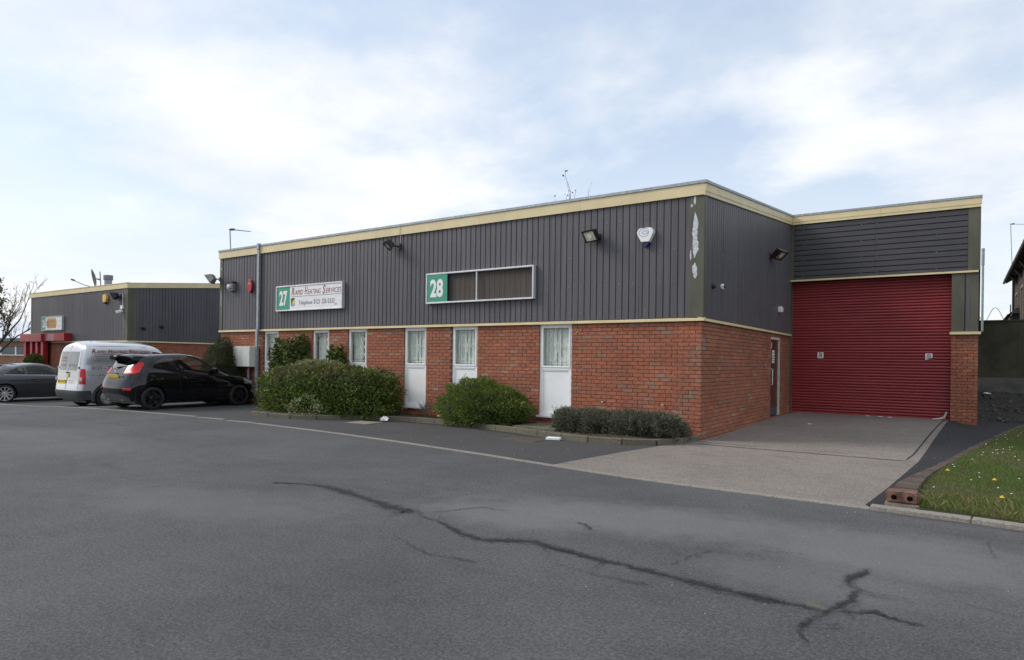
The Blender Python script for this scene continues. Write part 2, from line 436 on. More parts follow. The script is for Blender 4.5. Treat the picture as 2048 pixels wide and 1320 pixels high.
# ================================================================ MAIN BUILDING
XL, DEP, XR, XS = -15.335, 7.38, 4.27, 3.73
ZT, ZC, ZC2, SL = 2.235, 4.76, 5.52, (5.52-4.76)/7.38
YB = 19.0
B = thing('industrial_unit', 'long low brick and plum grey clad unit with red roller shutter', 'building')
WIN = [(-13.13,-12.44,'c'), (-10.93,-10.24,'c'), (-9.49,-8.77,'c'), (-7.46,-6.72,'b'), (-5.93,-5.17,'b'), (-3.51,-2.72,'b')]
ZWB, ZWM, ZWT = .275, 1.27, 2.205
# brick cores with the openings left free
mb = MB(); xs = [XL]+[v for a in WIN for v in (a[0]-.004, a[1]+.004)]+[-.012]
for i in range(0, len(xs), 2): mb.box(xs[i]+(.012 if i == 0 else 0), xs[i+1], .009, .24, -.3, ZT)
for a in WIN: mb.box(a[0]-.004, a[1]+.004, .012, .24, -.3, ZWB-.045)
wall_f = mb.build('front_wall', M_mortar, B)
mb = MB(); D0, D1, DZ = 5.33, 6.40, 2.12
mb.box(-.24, -.012, .24, D0, -.3, ZT); mb.box(-.24, -.012, D1, DEP+.24, -.3, ZT); mb.box(-.24, -.012, D0, D1, DZ, ZT); mb.box(-.24, -.012, D0, D1, -.3, .095)
wall_s = mb.build('side_wall', M_mortar, B)
wall_p = MB().box(XS+.012, XR-.012, DEP+.012, DEP+.6, -.3, ZT).build('pillar_wall', M_mortar, B)
wall_l = MB().box(XL+.012, XL+.24, .24, YB, -.3, ZT).build('gable_wall', M_mortar, B)
MB().box(XR-.24, XR-.012, DEP+.6, YB, -.3, ZT).build('yard_wall', M_mortar, B)
MB().box(XL+.24, XR-.24, YB-.24, YB, -.3, 4.6).build('rear_wall', M_mortar, B)
z0 = -.0875+.0225
specs = []
for (a, b, c, d, std) in lay(-XL, z0, 30, [(w_[0]-XL, w_[1]-XL, ZWB-.04, 3) for w_ in WIN], start=-XL % .225):
    specs.append(('f', (XL,0,0), (1,0), (0,1), a, b, c, d, std))
for (a, b, c, d, std) in lay(DEP+.24, z0, 30, [(D0, D1, .09, DZ)], start=.1125-.0):
    specs.append(('s', (0,0,0), (0,1), (-1,0), a, b, c, d, std))
for (a, b, c, d, std) in lay(XR-XS, z0, 30, [], start=.0):
    specs.append(('p', (XS,DEP,0), (1,0), (0,1), a, b, c, d, std))
for (a, b, c, d, std) in lay(6, z0, 30, [], start=.1):
    specs.append(('l', (XL,0,0), (0,1), (1,0), a, b, c, d, std))
cl = Vector((3.952, -11.927))
def bdist(s):
    um = (s[4]+s[5])/2; return (Vector((s[1][0]+s[2][0]*um, s[1][1]+s[2][1]*um))-cl).length
good = sorted([s for s in specs if s[8] and s[0] in 'fs' and s[6] > (.55 if s[0] == 'f' else .12)], key=bdist)[:300]
gid = set(id(s) for s in good)
for s in good:
    um, zm = (s[4]+s[5])/2, (s[6]+s[7])/2
    o = obj('brick', random.choice(BR_V), None, wall_f if s[0] == 'f' else wall_s, (s[1][0]+s[2][0]*um, s[1][1]+s[2][1]*um, zm))
    j = random.uniform(-.0015, .0015)
    if s[0] == 'f': o.location.y += j
    else: o.rotation_euler.z = math.pi/2; o.location.x += j
for key, wl in (('f', wall_f), ('s', wall_s), ('p', wall_p), ('l', wall_l)):
    rest = [(s[1], s[2], s[3], s[4], s[5], s[6], s[7]) for s in specs if s[0] == key and id(s) not in gid]
    brick_stuff('brickwork', rest, wl)
# cladding sheets
def edges(a, b, n): return [a+(b-a)*i/n for i in range(n+1)]
e = edges(XL+.12, -.235, 15)
for i in range(15): sheet(e[i]+.002, e[i+1]-.002, ZT+.03, lambda u: 4.56, 'cladding_sheet', lambda u, d, z: (u, -.035+d+(.0 if i % 2 else .004), z), B, M_clad, XL)
e = edges(.10, DEP-.02, 7)
for i in range(7): sheet(e[i]+.002, e[i+1]-.002, ZT+.03, lambda u: 4.54+SL*u, 'cladding_sheet', lambda u, d, z: (.035-d, u, z), B, M_clad, .05)
e = edges(.1, YB, 9)
for i in range(9): sheet(e[i]+.002, e[i+1]-.002, ZT+.03, lambda u: 4.54+SL*min(u, 20-u), 'cladding_sheet', lambda u, d, z: (XL-.03+d, u, z), B, M_clad, .05)
e = edges(DEP+.2, YB, 6)
for i in range(6): sheet(e[i]+.002, e[i+1]-.002, ZT+.03, lambda u: 4.54+SL*min(u, 20-u), 'cladding_sheet', lambda u, d, z: (XR+.03-d, u, z), B, M_clad, .05)
# horizontally ribbed sheets over the shutter
for (a, b) in ((.125, 2.08), (2.084, 4.04)):
    sheet(3.745, 5.285, a, lambda u: b, 'ribbed_sheet', lambda u, d, z: (z, DEP-.035+d*2.2, u), B, M_cladh, 3.745-.045)
# narrow clad strip and posts right of the shutter, above the brick pillar
sheet(4.0, 4.12, ZT+.03, lambda u: 3.69, 'cladding_sheet', lambda u, d, z: (u, DEP-.02+d*.6, z), B, M_clad, 4.02)
MB().box(XS, 3.99, DEP-.03, DEP+.05, ZT+.03, 3.70).build('flashing', M_olive, B)
MB().box(4.10, XR, DEP-.03, DEP+.05, ZT+.03, 3.70).build('flashing', M_olive, B)
# inner lining behind the sheets keeps the inside dark
mb = MB(); mb.box(XL+.1, -.1, .03, .12, ZT, 4.6); mb.box(-.12, -.03, .12, DEP+.1, ZT, 4.55)
mb.box(-.03, XR-.05, DEP+.03, DEP+.12, 3.72, 5.3); mb.box(XL+.04, XL+.1, .03, YB, ZT, 4.5); mb.box(XR-.1, XR-.04, DEP+.03, YB, ZT, 4.9); mb.box(XS+.02, XR-.05, DEP+.06, DEP+.2, ZT, 3.72)
mb.build('lining', M_dark, B)
# flashings at corners
MB().box(-.235, .045, -.045, -.005, ZT+.03, 4.56).build('corner_flashing', M_olive, B, bevel=.006)
MB().box(.0, .047, -.003, .10, ZT+.03, 4.57).build('corner_flashing', M_olive, B)
MB().box(XL-.03, XL+.115, -.045, -.005, ZT+.03, 4.56).build('corner_flashing', M_olive, B)
MB().box(.012, .12, DEP-.045, DEP-.003, 3.74, 5.30).build('corner_flashing', M_olive, B)
MB().box(.002, .05, DEP-.02, DEP+.24, ZT+.03, 3.70).build('corner_flashing', M_olive, B)
MB().box(4.045, XR+.02, DEP-.045, DEP-.003, 3.74, 5.30).build('corner_flashing', M_olive, B)
# peeled patches of bare metal on the front corner flashing
def patch(cx, z0, z1, w0, seed, name='bare_metal_patch', par=None):
    r = random.Random(seed); n = max(10, int((z1-z0)*55)); Lp = []; Rp = []
    a_, b_ = .9, .9
    for i in range(n+1):
        t = i/n; z = z0+(z1-z0)*t; env = min(1, 5*t+.12, 4*(1-t)+.08)
        a_ = min(1.25, max(.55, a_+r.uniform(-.22,.22))); b_ = min(1.25, max(.45, b_+r.uniform(-.25,.25)))
        Lp.append((cx-w0*env*a_, z)); Rp.append((cx+w0*env*b_, z))
    MB().prism(Lp+Rp[::-1], 'y', -.0475, -.044).build(name, M_bare, B if par is None else par)
patch(-.132, 3.36, 4.20, .062, 12); patch(-.12, 2.98, 3.27, .048, 3); patch(-.135, 4.34, 4.50, .03, 4); patch(-.205, 3.32, 3.52, .012, 5); patch(-.20, 4.30, 4.36, .02, 6)
patch(-15.28, 4.15, 4.22, .02, 8); patch(-15.29, 3.0, 3.5, .014, 9)
# cream trim over the brickwork
tr = [('trim', MB().prism([(-.055,ZT-.035),(-.055,ZT+.008),(-.003,ZT+.03),(.05,ZT+.03),(.05,ZT-.035)], 'x', XL-.06, .06))]
for nm, m_ in tr: m_.build(nm, M_cream, B)
MB().prism([(.062,ZT-.035),(.062,ZT+.008),(.004,ZT+.03),(-.05,ZT+.03),(-.05,ZT-.035)], 'y', -.058, DEP+.05).build('trim', M_cream, B)
MB().box(XS-.03, XR+.05, DEP-.075, DEP+.05, ZT-.035, ZT+.028).build('trim', M_cream, B)
MB().box(-.03, XR-.01, DEP-.075, DEP+.02, 3.69, 3.735).build('trim', M_cream, B)
MB().box(XL-.06, XL+.02, .06, YB, ZT-.035, ZT+.028).build('trim', M_cream, B)
# fascia boards and coping
e = edges(XL-.06, .06, 6)
for i in range(6): MB().box(e[i]+(.002 if i else 0), e[i+1]-.002, -.075, -.03, 4.505, 4.715).build('fascia_board', M_cream, B)
MB().box(XL-.07, .085, -.095, .10, 4.716, 4.768).build('coping', M_coping, B)
e = edges(-.072, DEP-.06, 2)
for i in range(2):
    a, b = e[i]+(.002 if i else 0), e[i+1]-.002; za, zb = SL*a, SL*b
    MB().prism([(a, 4.57+za), (b, 4.57+zb), (b, 4.715+zb), (a, 4.715+za)], 'x', .035, .076).build('fascia_board', M_cream, B)
    MB().prism([(a, 4.50+za), (b, 4.50+zb), (b, 4.566+zb), (a, 4.566+za)], 'x', .035, .068).build('fascia_board', M_cream, B)
za, zb = SL*-.09, SL*(DEP-.05)
MB().prism([(.101, 4.718+SL*.1), (DEP-.05, 4.718+zb), (DEP-.05, 4.768+zb), (.101, 4.768+SL*.1)], 'x', -.10, .095).build('coping', M_coping, B)
MB().prism([(-.094, 4.718+za), (.099, 4.718+SL*.1), (.099, 4.770+SL*.1), (-.094, 4.770+za)], 'x', .086, .097).build('coping', M_coping, B)
zw = 4.768+zb
for (a, b) in ((.078, 2.2), (2.204, XR+.04)):
    MB().box(a, b, DEP-.085, DEP-.03, zw-.205, zw-.055).build('fascia_board', M_cream, B)
    MB().box(a, b-(.02 if b > 4 else 0), DEP-.078, DEP-.03, zw-.275, zw-.209).build('fascia_board', M_cream, B)
MB().box(-.10, XR+.05, DEP-.10, DEP+.1, zw-.054, zw).build('coping', M_coping, B)
# roof rising away from the eaves
V = []
def zr(y): return 4.70+SL*min(y, 20-y)
mb = MB()
for (a, b, y0_) in ((XL-.02, .0, .02), (0.001, XR+.02, DEP+.02)):
    ys = [y0_, 10.0, YB]
    mb.add([(x, y, zr(y)+dz) for dz in (0, -.06) for y in ys for x in (a, b)], [(0,1,3,2),(2,3,5,4),(6,8,9,7),(8,10,11,9),(0,6,7,1),(4,5,11,10)])
mb.build('roof', M_roof, B)
# windows
for (a, b, st) in WIN: make_window(B, a, b, ZWB, ZWM, ZWT, st)
# lining behind windows: a dark room floor and back partition
MB().box(XL+.3, -.3, 3.0, 3.1, 0, 3.2).build('partition', mat('office_wall', (.30,.29,.26), .9), B)
MB().box(XL+.3, -.3, .25, 3.0, -.05, .1).build('office_floor', M_dark, B)
# roller shutter
S = obj('roller_shutter', None, None, B)
SP = .0757; ns = 47; prof = []
for i in range(9):
    t = i/8; prof.append((-.017*math.sin(math.pi*t)**.7, SP*(.12+.88*t)))
prof = [(.012, 0), (.004, SP*.05)]+prof
sl = MB(); poly = [(DEP+.20+d, z) for d, z in prof]+[(DEP+.225, SP*.99), (DEP+.225, 0)]
sl.prism([(y, z) for y, z in poly], 'x', .055, XS+.03)
def shutter_mat():
    m, g, p, o = newmat('shutter_red'); L = m.node_tree.links
    a = g.noise(g.pos((.5,1,6)), 2.2, 6, .65); b = g.noise(g.pos((3,1,1)), 4, 5)
    c = g.mix(g.rng(a, .3, .7), (.205,.018,.022), (.285,.028,.032)); c = g.mix(g.math('MULTIPLY', g.rng(b, .5, .8), .25), c, (.15,.035,.03))
    L.new(c, p.inputs['Base Color']); p.inputs['Roughness'].default_value = .42; return m
M_shut = shutter_mat(); sme = sl.mesh('slat', True)
for i in range(ns): obj('slat', sme, M_shut, S, (0, 0, .14+i*SP))
MB().box(.055, XS+.03, DEP+.185, DEP+.225, .085, .142).build('bottom_rail', mat('shutter_rail_red', (.30,.05,.06), .6, var=.3, scale=7), S)
MB().box(.004, .056, DEP+.16, DEP+.26, .085, 3.72).build('guide_channel', M_olive, S)
MB().box(.02, XS+.2, DEP+.24, DEP+.28, .085, 3.75).build('backing', M_dark, S)
mb = MB(); mb.box(.0, XR-.1, DEP+.28, DEP+.9, 3.05, 3.9)
mb.build('shutter_housing', M_dark, S)
# side door
Dr = obj('side_door', None, None, B)
mb = MB(); mb.box(-.10, -.015, D0, D0+.055, .095, DZ); mb.box(-.10, -.015, D1-.055, D1, .095, DZ); mb.box(-.10, -.015, D0+.055, D1-.055, DZ-.07, DZ)
mb.build('frame', mat('door_frame_paint', (.62,.60,.55), .5, var=.1, dirt=.3, dirtcol=(.3,.27,.22)), Dr)
MB().box(-.10, -.055, D0+.056, D1-.056, .38, DZ-.071).build('leaf', mat('door_brown', (.095,.030,.018), .4, var=.25, scale=3, stretch=(1,6,.5)), Dr)
MB().box(-.10, -.056, D0+.056, D1-.056, .11, .30).build('kick_plate', mat('kick_plate', (.09,.10,.11), .5, .4), Dr)
MB().box(-.10, -.053, D0+.056, D1-.056, .301, .379).build('scuffed_band', mat('scuff_red', (.13,.035,.035), .7, var=.4, scale=20), Dr)
MB().tube([(-.055, D0+.13, 1.30), (.015, D0+.13, 1.30), (.015, D0+.13, .90), (-.055, D0+.13, .90)], .014, 8).build('pull_handle', mat('bright_handle', (.75,.76,.77), .3, .5), Dr, smooth=True)
MB().lathe([(.018,0),(.018,.012)], (-.055, D1-.25, 1.05), 'x', 12).build('lock', M_galv, Dr)
MB().box(-.054, -.051, D0+.36, D0+.62, 1.45, 1.78).build('notice_plate', M_signwhite, Dr)
mb = MB()
for z in (1.50, 1.56, 1.62, 1.70): mb.box(-.0505, -.0500, D0+.40, D0+.58, z, z+.022)
mb.build('notice_lines', M_txtgrey, Dr)
MB().rbox((-.052, D0+.30, 1.90), (.003, .05, .16), rx=-.3).build('torn_label', M_signwhite, Dr)
# downpipes
mb = MB(); mb.box(-13.345, -13.255, -.115, -.05, 2.33, 4.62); mb.box(-13.35, -13.25, -.135, -.04, 4.62, 4.80)
mb.prism([(-13.345,2.33),(-13.255,2.33),(-13.285,2.20),(-13.375,2.20)], 'y', -.12, -.05)
mb.box(-13.375, -13.285, -.125, -.066, .05, 2.20); mb.build('downpipe', M_galv, B)
mb = MB(); mb.tube([(4.345, DEP-.02, ZT+.03), (4.345, DEP-.02, 3.95)], .024, 10); mb.tube([(4.345, DEP-.02, 3.85), (4.345, DEP-.02, 4.25)], .032, 10); mb.build('vent_pipe', M_galv, B, smooth=True)
# screws
mb = MB(); r = random.Random(3)
for z in (2.42, 2.95, 3.55, 4.2):
    x = XL+.2
    while x < -.3:
        if r.random() < .75: mb.box(x, x+.012, -.042, -.034, z, z+.012)
        x += PITCH*2
    y = .3
    while y < DEP-.1:
        if r.random() < .6: mb.box(.034, .041, y, y+.012, z, z+.012)
        y += PITCH*3
for z in (3.82, 4.24, 4.66, 5.08):
    for x in (.35, 1.75, 2.1, 3.4): mb.box(x, x+.014, DEP-.042, DEP-.034, z, z+.014)
mb.build('fixing_screws', mat('screw_cap', (.42,.42,.42), .5), B, kind='stuff')
# two outside taps / bolts in the brick, scars round the last window
for x in (-1.98, -.72):
    MB().tube([(x, .0, .62), (x, -.07, .62), (x+.03, -.07, .62)], .012, 6).build('wall_bolt', M_galv, B)
r = random.Random(11)
for (x, z) in ((-2.58,2.12),(-2.6,2.05),(-2.62,1.1),(-3.62,1.17),(-3.6,1.25),(-5.06,1.7),(-6.02,1.7),(-6.6,1.72)):
    mb = MB()
    for k in range(3): mb.rbox((x+r.uniform(-.012,.012), -.001, z+r.uniform(-.015,.015)), (.03,.006,.03), ry=r.random()*3)
    mb.build('mortar_scar', mat('scar_mortar', (.38,.34,.30), .9, var=.3, scale=30), B)

# ================================================================ things on the main building
def floodlight(loc, rz, tilt, label, lens=(.55,.52,.42), sz=1.0, arm=.22, metal=None):
    t = thing('floodlight', label, 'floodlight', loc, rz, 'floodlights fixed to the units')
    mm = metal or M_black
    T = Matrix.Translation((0, -arm, 0)) @ Matrix.Rotation(tilt, 4, 'X') @ Matrix.Scale(sz, 4)
    b = MB(); b.add([(-.17,0,-.12),(.17,0,-.12),(.17,0,.12),(-.17,0,.12),(-.11,.13,-.075),(.11,.13,-.075),(.11,.13,.075),(-.11,.13,.075)], [(0,1,2,3),(4,7,6,5),(0,4,5,1),(1,5,6,2),(2,6,7,3),(3,7,4,0)])
    for zf in (-.05, 0, .05): b.box(-.10, .10, .13, .15, zf-.006, zf+.006)
    b.xf(T); b.build('housing', mm, t, bevel=.004)
    f = MB(); f.box(-.175,-.145,-.02,.004,-.125,.125); f.box(.145,.175,-.02,.004,-.125,.125); f.box(-.145,.145,-.02,.004,-.125,-.098); f.box(-.145,.145,-.02,.004,.098,.125)
    f.xf(T); f.build('bezel', mm, t)
    MB().box(-.144,.144,-.008,-.002,-.097,.097).xf(T).build('lens', mat('lens_%d' % int(lens[0]*100), lens, .25, var=.15, scale=9), t)
    MB().lathe([(.05,0),(.06,.002),(.04,.006)], (0,-.015,0), 'y', 16).xf(T).build('bulb', mat('bulb_glass', (.75,.73,.65), .2), t)
    br = MB(); br.tube([(0,.0,0), (0,-arm*.5,.01), (0,-arm*.8,0)], .022, 8); br.box(-.06,.06,-.012,.02,-.06,.06); br.build('bracket', mm, t)
    return t
M_silverlamp = mat('aluminium_lamp', (.30,.30,.28), .5, .3)
floodlight((-2.12,-.04,3.93), -.35, rad(32), 'black floodlight with pale lens on the front cladding beside the white alarm box', (.62,.58,.45), 1.0)
floodlight((-7.60,-.04,4.22), -.6, rad(48), 'black floodlight hanging high on the front cladding between the two signs', (.16,.17,.17), 1.0, .30)
floodlight((.04,5.05,4.08), rad(90)-.25, rad(50), 'black floodlight on the side wall above the brown door', (.30,.24,.18), 1.1, .25)
floodlight((XL-.02,-.06,3.86), -.9, rad(35), 'silver floodlight at the far left corner of the long unit', (.40,.42,.30), 1.15, .3, M_silverlamp)
# cable to the high floodlight
tag(MB().tube([(-7.58,-.05,4.30),(-7.58,-.05,4.5),(-7.58,-.09,4.52),(-7.58,-.10,4.74)], .008, 5).build('cable', M_signwhite), 'thin pale cable running up from the high floodlight to the roof edge', 'cable')
def alarm_csi():
    t = thing('alarm_box', 'white alarm box with blue base near the roof corner of the front wall', 'alarm box', (-1.08,-.035,3.84))
    poly = [(-.12,.165),(.12,.165),(.175,.10),(.175,.05),(.085,-.12),(-.085,-.12),(-.175,.05),(-.175,.10)]
    V = [(x,0,z) for x,z in poly]+[(x*.93,-.085,z*.93+.004) for x,z in poly]; n = len(poly)
    MB().add(V, [tuple(range(n)), tuple(range(2*n-1,n-1,-1))]+[(i,(i+1)%n,(i+1)%n+n,i+n) for i in range(n)]).build('cover', mat('alarm_white', (.80,.80,.79), .35, var=.03), t, bevel=.008)
    MB().prism([(-.083,-.122),(.083,-.122),(.035,-.20),(-.035,-.20)], 'y', -.075, 0).build('strobe', mat('strobe_blue', (.015,.015,.10), .2), t, bevel=.006)
    blue = mat('alarm_blue_print', (.16,.27,.45), .5)
    put_text('CSI', .075, blue, t, (-.055,-.0868,.035), R_FRONT, wd=.13, bold=.008)
    MB().tube([(-.02+.105*math.cos(a), -.0862, .072+.075*math.sin(a)) for a in np.linspace(.9, 5.6, 30)], .004, 5).build('ring_mark', blue, t)
alarm_csi()
def red_bell():
    t = thing('alarm_box', 'small red fire alarm box beside the grey downpipe', 'alarm box', (-13.72,-.04,3.56))
    poly = [(.16*math.cos(a)*.75, .2*math.sin(a)) for a in np.linspace(0, 2*math.pi, 16, endpoint=False)]
    MB().prism(poly, 'y', -.075, 0).build('cover', mat('alarm_red', (.36,.015,.03), .35), t, bevel=.012)
    MB().box(-.05,.05,-.078,-.0755,.05,.10).build('label_plate', mat('alarm_label', (.75,.55,.52), .5), t)
    mb = MB()
    for x in (-.035, 0, .03): mb.box(x-.008, x+.008, -.0795, -.0785, .06, .09)
    mb.build('print', M_txtred, t)
red_bell()
t = thing('junction_box', 'small grey electrical box left of the red alarm box', 'electrical box', (-14.62,-.04,3.60))
MB().box(-.12,.12,-.12,0,-.15,.10).build('body', mat('grey_box', (.16,.17,.18), .5), t, bevel=.01)
MB().box(-.13,.13,-.14,0,.101,.14).build('hood', M_black, t)
MB().lathe([(.07,0),(.065,-.05),(.03,-.075)], (-.04,-.12,-.02), 'y', 16).build('sensor_dome', mat('pale_dome', (.6,.62,.64), .2), t, smooth=True)
# meter cabinet
t = thing('meter_cabinet', 'pale grey two door meter cabinet on the brick wall by the downpipe', 'cabinet', (-13.72,0,1.44))
Mc = mat('cabinet_paint', (.56,.57,.53), .5, var=.05, dirt=.15, dirtcol=(.35,.34,.30))
MB().box(-.47,.36,-.30,-.004,-.30,.30).build('body', Mc, t, bevel=.01)
MB().box(-.465,-.02,-.318,-.302,-.29,.29).build('door', Mc, t, bevel=.004); MB().box(-.014,.355,-.318,-.302,-.29,.29).build('door', Mc, t, bevel=.004)
MB().box(-.485,-.472,-.29,-.27,-.02,.06).build('latch', mat('latch_red', (.3,.05,.04)), t)
MB().tube([(0,-.1,-.31),(0,-.1,-1.3)], .035, 8).build('conduit', M_galv, t)
# side wall small fittings
t = thing('dome_camera', 'white and black round sensor on the side wall near the corner', 'camera', (.035,1.06,2.93))
MB().lathe([(.055,0),(.055,.04),(.035,.05)], (0,0,0), 'x', 16).build('ring', M_signwhite, t, smooth=True); MB().lathe([(.034,.04),(.028,.07),(.01,.08)], (0,0,0), 'x', 14).build('eye', M_black, t, smooth=True)
t = thing('wall_socket', 'small black round fitting on the side wall beside the white sensor', 'wall fitting', (.035,.50,2.88))
MB().lathe([(.05,0),(.05,.03),(.03,.06)], (0,0,0), 'x', 14).build('body', M_black, t, smooth=True)
t = thing('bulkhead_light', 'white bulkhead light on the side wall above the brown door', 'wall light', (.035,6.0,2.83))
MB().box(0,.10,-.15,-.02,-.075,.075).build('body', M_signwhite, t, bevel=.02); MB().box(0,.09,-.018,.15,-.065,.065).build('lens', mat('bulkhead_lens', (.62,.52,.50), .3), t, bevel=.025)
# shutter notices
for (x, z, lab) in ((.78,1.68,'clean white no parking notice on the left of the red shutter'), (3.27,1.66,'scuffed white no parking notice on the right of the red shutter')):
    t = thing('notice', lab, 'notice', (x, DEP+.178, z), 0, 'notices on the red shutter')
    MB().box(-.075,.075,-.004,0,-.08,.08).build('sheet', M_signwhite, t)
    MB().tube([(.035*math.cos(a), -.006, .03+.035*math.sin(a)) for a in np.linspace(0, 2*math.pi, 20)], .006, 5).build('ring_mark', mat('notice_mark', (.10,.05,.06), .6), t)
    MB().tube([(-.024,-.006,.054),(.024,-.006,.006)], .005, 5).build('bar_mark', MATS['notice_mark'], t)
    MB().box(-.055,.055,-.006,-.0045,-.052,-.034).build('print', MATS['notice_mark'], t); MB().box(-.055,.055,-.006,-.0045,-.018,-.008).build('print', M_txtgrey, t)
    if x > 2: MB().prism([(-.06,-.079),(.074,-.079),(.074,-.02),(.03,-.045),(-.02,-.068)], 'y', -.0068, -.0062).build('scuff', mat('scuff_grey', (.10,.09,.09), .8), t)
# unit signs
def sign_frame(t, x0, x1, z0, z1, m, d=.10, th=.035):
    f = MB(); f.box(x0,x0+th,-d,0,z0,z1); f.box(x1-th,x1,-d,0,z0,z1); f.box(x0+th,x1-th,-d,0,z1-th,z1); f.box(x0+th,x1-th,-d,0,z0,z0+th)
    return f.build('frame', m, t, bevel=.004)
M_alu = mat('sign_frame_aluminium', (.62,.63,.64), .4, .2, var=.08)
t = thing('unit_sign', 'white sign board with a green 27 panel and red lettering', 'sign', (-12.40,-.035,3.11))
sign_frame(t, 0, 2.81, -.36, .36, M_alu)
MB().box(.035,.62,-.085,-.06,-.325,.325).build('number_panel', M_green, t); MB().box(.622,2.775,-.085,-.06,-.325,.325).build('board', M_signwhite, t)
put_text('27', .43, M_txtwhite, t, (.15,-.0875,-.21), R_FRONT, wd=.36, bold=.035, name='number')
x = .70
for big, small, gap in (('R','APID',.07), ('H','EATING',.07), ('S','ERVICES',0)):
    o, wd = put_text(big, .215 if big != 'S' else .235, M_txtred, t, (x,-.0875,.075 if big != 'S' else .065), R_FRONT, wd=.125, shear=.22, bold=.02); x += wd+.012
    o, wd = put_text(small, .135, M_txtred, t, (x,-.0875,.08), R_FRONT, wd=.098*len(small)*(.92 if 'I' in small else 1.0), shear=.22, bold=.008); x += wd+gap
mb = MB(); mb.box(.69, x+.02, -.0878,-.0865,.032,.042); mb.prism([(x+.0,.037),(x+.10,.055),(x+.02,.015)], 'y', -.0878,-.0865); mb.build('underline', M_txtgrey, t)
put_text('Telephone', .15, M_txtgrey, t, (1.02,-.0875,-.235), R_FRONT, wd=.58); put_text('0121 326 0333', .13, M_txtgrey, t, (1.66,-.0875,-.20), R_FRONT, wd=.84)
MB().box(.675,.845,-.0878,-.0865,-.21,.0).build('emblem_ground', M_txtgrey, t)
MB().prism([(.70,-.165),(.845,-.165),(.845,-.015)], 'y', -.0892,-.088).build('emblem_triangle', mat('emblem_yellow', (.62,.62,.12), .5), t)
MB().prism([(.715,-.19),(.845,-.19),(.845,-.175),(.715,-.175)], 'y', -.0892,-.088).build('emblem_bar', M_signwhite, t)
mb = MB(); mb.box(2.50,2.60,-.0878,-.0865,-.245,-.215); mb.box(.72,.79,-.0878,-.0865,-.245,-.228); mb.build('small_print', mat('small_print', (.35,.35,.36), .6), t)
t = thing('unit_sign', 'empty metal sign frame with a green 28 panel at its left', 'sign', (-6.64,-.035,3.11))
sign_frame(t, 0, 3.05, -.36, .36, M_alu)
MB().box(.035,.655,-.092,-.07,-.325,.325).build('number_panel', M_green, t)
put_text('28', .43, M_txtwhite, t, (.135,-.0945,-.215), R_FRONT, wd=.40, bold=.035, name='number')
MB().box(1.50,1.525,-.09,-.06,-.325,.325).build('divider', M_alu, t)
sheet(.66, 3.012, -.324, lambda u: .324, 'recess_sheet', lambda u, d, z: (u, -.012+d*.3, z), t, M_cladb, .02)
# tv aerial on the roof
def aerial(loc, rz, h, Lb, label, tilt=0.0):
    t = thing('tv_aerial', label, 'aerial', loc, rz)
    mm = mat('aerial_metal', (.30,.31,.32), .5, .5)
    MB().tube([(0,0,-.2),(tilt,0,h)], .018, 6).build('mast', mm, t)
    MB().tube([(tilt-.05,0,h-.02),(tilt+Lb,0,h-.13)], .012, 6).build('boom', mm, t)
    mb = MB()
    for i in range(10):
        f = i/9; x = tilt+.1+f*(Lb-.12); z = h-.02-.11*(x-tilt)/Lb; mb.tube([(x,-.14+.06*f,z),(x,.14-.06*f,z)], .005, 4)
    mb.build('element', mm, t); MB().rbox((tilt+.10,0,h-.03), (.14,.05,.06)).build('clamp', M_black, t)
aerial((-15.1,.15,4.75), .25, .72, .80, 'tv aerial on the roof at the far left end of the long unit', -.05)

# ================================================================ UNIT 26
X26, XE, Y26 = -25.72, -35.75, 2.1
Z6T, Z6C = 2.05, 4.575; S6 = .097
B2 = thing('industrial_unit', 'smaller plum grey clad unit with red entrance porch behind the cars', 'building')
wl = MB().box(XE+.012, X26-.012, Y26+.012, Y26+.24, -.4, Z6T).build('front_wall', M_mortar, B2)
wl2 = MB().box(X26-.24, X26-.012, Y26+.24, 14, -.4, Z6T).build('side_wall', M_mortar, B2)
brick_stuff('brickwork', [((XE,Y26,0),(1,0),(0,1),a,b,c,d) for (a,b,c,d,s) in lay(X26-XE, -.1, 28, [])], wl)
brick_stuff('brickwork', [((X26,Y26,0),(0,1),(-1,0),a,b,c,d) for (a,b,c,d,s) in lay(8.0, -.1, 28, [], .1125)], wl2)
e = edges(XE+.15, X26-.25, 10)
for i in range(10): sheet(e[i]+.002, e[i+1]-.002, Z6T+.03, lambda u: 4.36, 'cladding_sheet', lambda u, d, z: (u, Y26-.035+d, z), B2, M_clad, XE)
e = edges(.32, 11.9, 11)
for i in range(11): sheet(e[i]+.002, e[i+1]-.002, Z6T+.03, lambda u: 4.34+S6*u, 'cladding_sheet', lambda u, d, z: (X26+.035-d, Y26+u, z), B2, M_clad, .05)
MB().box(X26-.25, X26+.042, Y26-.042, Y26-.004, Z6T+.03, 4.38).build('corner_flashing', M_olive, B2); MB().box(X26+.002, X26+.044, Y26-.004, Y26+.32, Z6T+.03, 4.40).build('corner_flashing', M_olive, B2)
MB().box(XE-.02, XE+.15, Y26-.042, Y26-.004, Z6T+.03, 4.38).build('corner_flashing', M_olive, B2)
mb = MB(); mb.box(XE+.05, X26-.05, Y26+.03, Y26+.1, Z6T, 4.4); mb.box(X26-.12, X26-.03, Y26+.1, 14, Z6T, 4.4); mb.box(XE+.05, XE+.2, Y26+.1, 14, -.3, 4.4); mb.build('lining', M_dark, B2)
MB().box(XE-.05, X26+.055, Y26-.055, Y26+.02, Z6T-.03, Z6T+.028).build('trim', M_cream, B2); MB().box(X26-.02, X26+.055, Y26+.021, 14, Z6T-.03, Z6T+.028).build('trim', M_cream, B2)
e = edges(XE-.06, X26+.07, 3)
